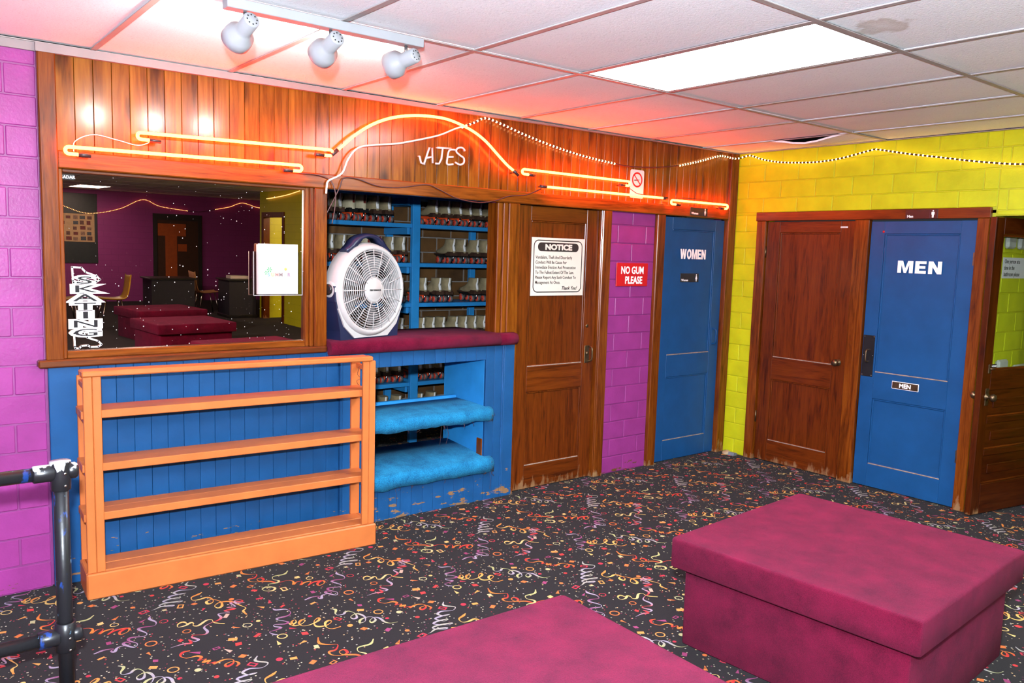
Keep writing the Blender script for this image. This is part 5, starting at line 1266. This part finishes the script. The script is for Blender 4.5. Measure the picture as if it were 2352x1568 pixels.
# ------------------------------------------------------------------ track light
def track():
    t = thing('track_light', 'white track light with three bell shaped spot heads on the ceiling', 'track light', (1.445, -1.24, H-0.006))
    obj('rail', MB().box(-0.392, 0.392, -0.026, 0.026, -0.034, 0.0, 0.002), 'trackwhite', t)
    for (x, p, yw) in ((-0.322, 0.38, -0.10), (0.0, 0.34, -0.06), (0.324, 0.22, -0.30)):
        hd = Vector((x, 0.0, -0.088)); ax = Vector((math.sin(yw), math.cos(yw)*math.cos(p), -math.sin(p))).normalized()
        o = hd-ax*0.055
        s = obj('lamp_head', MB().lathe([(0.0, 0.0), (0.026, 0.0), (0.029, 0.004), (0.029, 0.062), (0.033, 0.074), (0.050, 0.094), (0.053, 0.112), (0.053, 0.136), (0.049, 0.139), (0.046, 0.120), (0.040, 0.112), (0.0, 0.108)], o, ax, 28), 'trackwhite', t)
        obj('stem', MB().tube([(x, 0, -0.034), (x, 0.002, -0.075)], 0.0065, 10), 'chrome', s)
        e1 = ax.orthogonal().normalized(); e2 = ax.cross(e1); mb = MB()
        for k in range(8):
            a = 2*PI*k/8; c = o+(e1*math.cos(a)+e2*math.sin(a))*0.018
            mb.lathe([(0.0028, 0.0), (0.0028, 0.0012), (0, 0.0012)], c, -ax, 8)
        obj('vent_holes', mb, 'ink', s)
        obj('flood_bulb', MB().lathe([(0.038, 0.0), (0.040, 0.016), (0.034, 0.030), (0.018, 0.037), (0, 0.038)], o+ax*0.112, ax, 20), 'floodbulb', s)
        L_ = lamp('track_spot', 'SPOT', Vector((1.445, -1.24, H-0.006))+o+ax*0.155, SPOT_W, (1.0, 0.95, 0.88), spot_size=math.radians(158), spot_blend=0.55, shadow_soft_size=0.035)
        L_.rotation_euler = (Vector((ax.x, ax.y, ax.z+0.55))).to_track_quat('-Z', 'Y').to_euler()
track()

# ------------------------------------------------------------------ small thing on the floor by the lime strip
ds = thing('door_stop', 'small beige door stop lying on the carpet below the lime strip', 'door stop', (5.545, -0.105, 0.0))
obj('rubber_disc', MB().lathe([(0.0, 0.0), (0.030, 0.0), (0.034, 0.006), (0.034, 0.016), (0.026, 0.024), (0.0, 0.026)], (0, 0.0, 0.001), (-0.25, 0, 1), 18), mat_plain('beige_rubber', (0.36, 0.28, 0.17), 0.7), ds)
obj('metal_tongue', MB().prism([(-0.022, 0.001), (0.022, 0.001), (0.022, 0.022), (-0.014, 0.026)], -0.085, -0.030, 'xz'), mat_plain('grey_zinc', (0.22, 0.25, 0.28), 0.4, metal=0.4), ds)

# ------------------------------------------------------------------ the hall behind the photographer (seen mirrored in the dark window)
XF = 6.10                  # lime partition further back
o = obj('wall_left', boxj((XL-0.1, XL, YB, 0.12, 0, H)), 'purple_far'); tag(o, 'magenta block wall on the far left of the hall', 'wall', kind='structure')
o = obj('wall_rear', boxj((XL-0.1, 8.6, YB-0.1, YB, 0, H)), 'purple_far'); tag(o, 'magenta block wall at the rear of the hall', 'wall', kind='structure')
o = obj('wall_partition', boxj((XF, XF+0.10, -10.30, -3.4, 0, H), (XF, XF+0.10, -11.42, -11.20, 0, H), (XF, XF+0.10, -11.20, -10.30, 1.96, H), (XF+0.10, 8.6, -11.42, -11.32, 0, H), (8.5, 8.6, YB, -3.4, 0, H), (XF+0.1, 8.5, -8.1, -8.0, 0, H)), 'lime_far')
tag(o, 'lime partition wall with a doorway further back in the hall', 'wall', kind='structure')
def ytrim2(n, label, bs):
    mb = MB()
    for q in bs: mb.box(*q, 0.004)
    o = obj('trim_%d' % n, mb, 'doorz'); tag(o, label, 'trim', kind='structure')
ytrim2(13, 'brown casing around the doorway in the lime partition', [(XF-0.02, XF+0.11, -11.29, -11.19, 0, 2.05), (XF-0.02, XF+0.11, -10.31, -10.22, 0, 2.05), (XF-0.02, XF+0.11, -11.19, -10.31, 1.95, 2.05)])
lamp('side_room_lamp', 'POINT', (7.2, -9.6, 2.2), 170, (1.0, 0.95, 0.85), shadow_soft_size=0.1)
bench('wine-red bench nearest in the mirrored hall, behind the photographer', 3.37, -4.50, -0.10)
bench('wine-red bench in the middle of the mirrored row in the window', 3.36, -7.07, -0.10)
bench('wine-red bench farthest back in the mirrored row in the window', 3.58, -8.95, -0.12)
# collage board, rear door
t = thing('photo_board', 'dark board with a collage of small photographs on the rear wall', 'picture', (3.45, YB+0.001, 0.85))
obj('backing_board', MB().box(-0.75, 0.62, 0.0, 0.02, 0.0, 1.50, 0.004), mat_plain('dark_slate_board', (0.02, 0.03, 0.035), 0.4), t)
obj('collage_sheet', MB().box(-0.70, 0.56, 0.02, 0.024, 0.46, 1.06), mat_plain('tan_sheet', (0.42, 0.28, 0.14), 0.6), t)
rnd = random.Random(8); pm = [mat_plain('photo_print_%d' % k, c, 0.5, var=0.5, nscale=60) for k, c in enumerate(((0.10, 0.04, 0.03), (0.05, 0.06, 0.07), (0.20, 0.12, 0.08), (0.12, 0.02, 0.02)))]
for a in range(9):
    for b in range(5):
        if rnd.random() < 0.18: continue
        w, h_ = rnd.uniform(0.07, 0.11), rnd.uniform(0.06, 0.09); x0, z0 = -0.68+a*0.135+rnd.uniform(0, 0.02), 0.48+b*0.115+rnd.uniform(0, 0.012)
        me = MB().box(x0, x0+w, 0.024, 0.0265, z0, z0+h_).mesh('photo_print'); me.materials.append(pm[(a*3+b) % 4]); obj('photo_print', me, None, t)
t = thing('door_6', 'dark framed door with orange panels on the rear wall', 'door', (5.76, YB+0.001, 0), 0, kind='structure')
obj('door_frame', MB().box(-0.54, -0.46, 0, 0.05, 0, 2.0).box(0.46, 0.54, 0, 0.05, 0, 2.0).box(-0.46, 0.46, 0, 0.05, 1.86, 2.0), mat_plain('black_frame', (0.015, 0.014, 0.013), 0.5), t)
obj('door_leaf', MB().box(-0.46, 0.46, 0.0, 0.03, 0.01, 1.86), mat_plain('dark_leaf', (0.045, 0.018, 0.008), 0.5), t)
for (a, b, c, e) in ((-0.44, 0.18, 1.50, 1.78), (-0.28, -0.02, 0.50, 1.50), (0.0, 0.2, 1.15, 1.32)): obj('orange_panel', MB().box(a, b, 0.03, 0.036, c, e), mat_plain('orange_panel_paint', (0.34, 0.07, 0.008), 0.5), t)
# chairs and tables
def shell_chair(label, x, y, rz, col):
    c = thing('plastic_chair', label, 'chair', (x, y, 0), rz, 'moulded chairs at the rear')
    prof = [(-0.22, 0.455), (-0.18, 0.445), (0.0, 0.430), (0.14, 0.435), (0.20, 0.470), (0.235, 0.58), (0.27, 0.84)]
    P = catmull([(0, a, b) for a, b in prof], 4); rows = []
    for i, p in enumerate(P):
        w = 0.21 if i < 16 else 0.20; rows.append([(-w, p.y, p.z+0.02), (-w*0.6, p.y, p.z), (w*0.6, p.y, p.z), (w, p.y, p.z+0.02), (w, p.y+0.012, p.z+0.012), (w*0.6, p.y+0.012, p.z-0.010), (-w*0.6, p.y+0.012, p.z-0.010), (-w, p.y+0.012, p.z+0.012)])
    obj('seat_shell', MB().loft(rows), col, c)
    for sx in (-1, 1):
        for sy in (-1, 1): obj('leg', MB().tube([(sx*0.15, sy*0.12, 0.43), (sx*0.19, sy*0.20, 0.0)], 0.011, 8), 'chrome', c)
ych = mat_plain('yellow_shell', (0.62, 0.36, 0.02), 0.35); tch = mat_plain('tan_shell', (0.50, 0.26, 0.10), 0.35)
shell_chair('yellow moulded chair facing left in the mirrored hall', 3.33, -11.0, -PI/2, ych)
shell_chair('yellow moulded chair partly cut off by the window edge reflection', 2.62, -11.1, PI/2, ych)
shell_chair('tan moulded chair by the dark tables at the rear', 5.36, -12.35, PI/2, tch)
def table(label, x, y, sx, sy, items=()):
    c = thing('cafe_table', label, 'table', (x, y, 0), 0, 'dark tables at the rear')
    obj('table_top', MB().box(-sx/2, sx/2, -sy/2, sy/2, 0.72, 0.75, 0.006), mat_plain('black_laminate', (0.012, 0.014, 0.018), 0.35), c)
    obj('table_skirt', MB().box(-sx/2+0.04, sx/2-0.04, -sy/2+0.04, sy/2-0.04, 0.06, 0.72), mat_plain('dark_navy_skirt', (0.010, 0.012, 0.022), 0.6), c)
    obj('table_base', MB().box(-sx/2+0.02, sx/2-0.02, -sy/2+0.02, sy/2-0.02, 0.0, 0.06, 0.01), 'black', c)
table('dark skirted table left of the tan chair at the rear', 4.55, -12.0, 0.85, 0.7)
table('dark skirted table beside the lime partition at the rear', 5.75, -11.7, 0.6, 0.7)
bx = obj('paper_box', MB().box(5.55, 5.92, -11.75, -11.5, 0.7505, 0.81, 0.006), 'offwhite'); tag(bx, 'flat white box lying on the dark rear table', 'box')
rope('string of tiny bulbs swagged along the rear magenta wall', [[(3.0, YB+0.03, 2.16), (3.36, YB+0.03, 2.08), (3.77, YB+0.03, 1.94), (4.11, YB+0.03, 1.95), (4.55, YB+0.03, 2.07), (5.01, YB+0.03, 2.29), (5.38, YB+0.03, 2.16), (6.0, YB+0.03, 2.09)], [(6.63, YB+0.03, 2.16), (6.97, YB+0.03, 2.24), (7.28, YB+0.03, 2.35), (7.68, YB+0.03, 2.26), (8.2, YB+0.03, 2.26)]], [[(6.0, YB+0.03, 2.09), (6.3, YB+0.03, 2.09), (6.63, YB+0.03, 2.16)]])
rope('string of tiny bulbs on the lime partition further back', [[(XF-0.03, -11.0, 2.30), (XF-0.03, -10.7, 2.31), (XF-0.03, -10.06, 2.35), (XF-0.03, -9.5, 2.41)]], [])
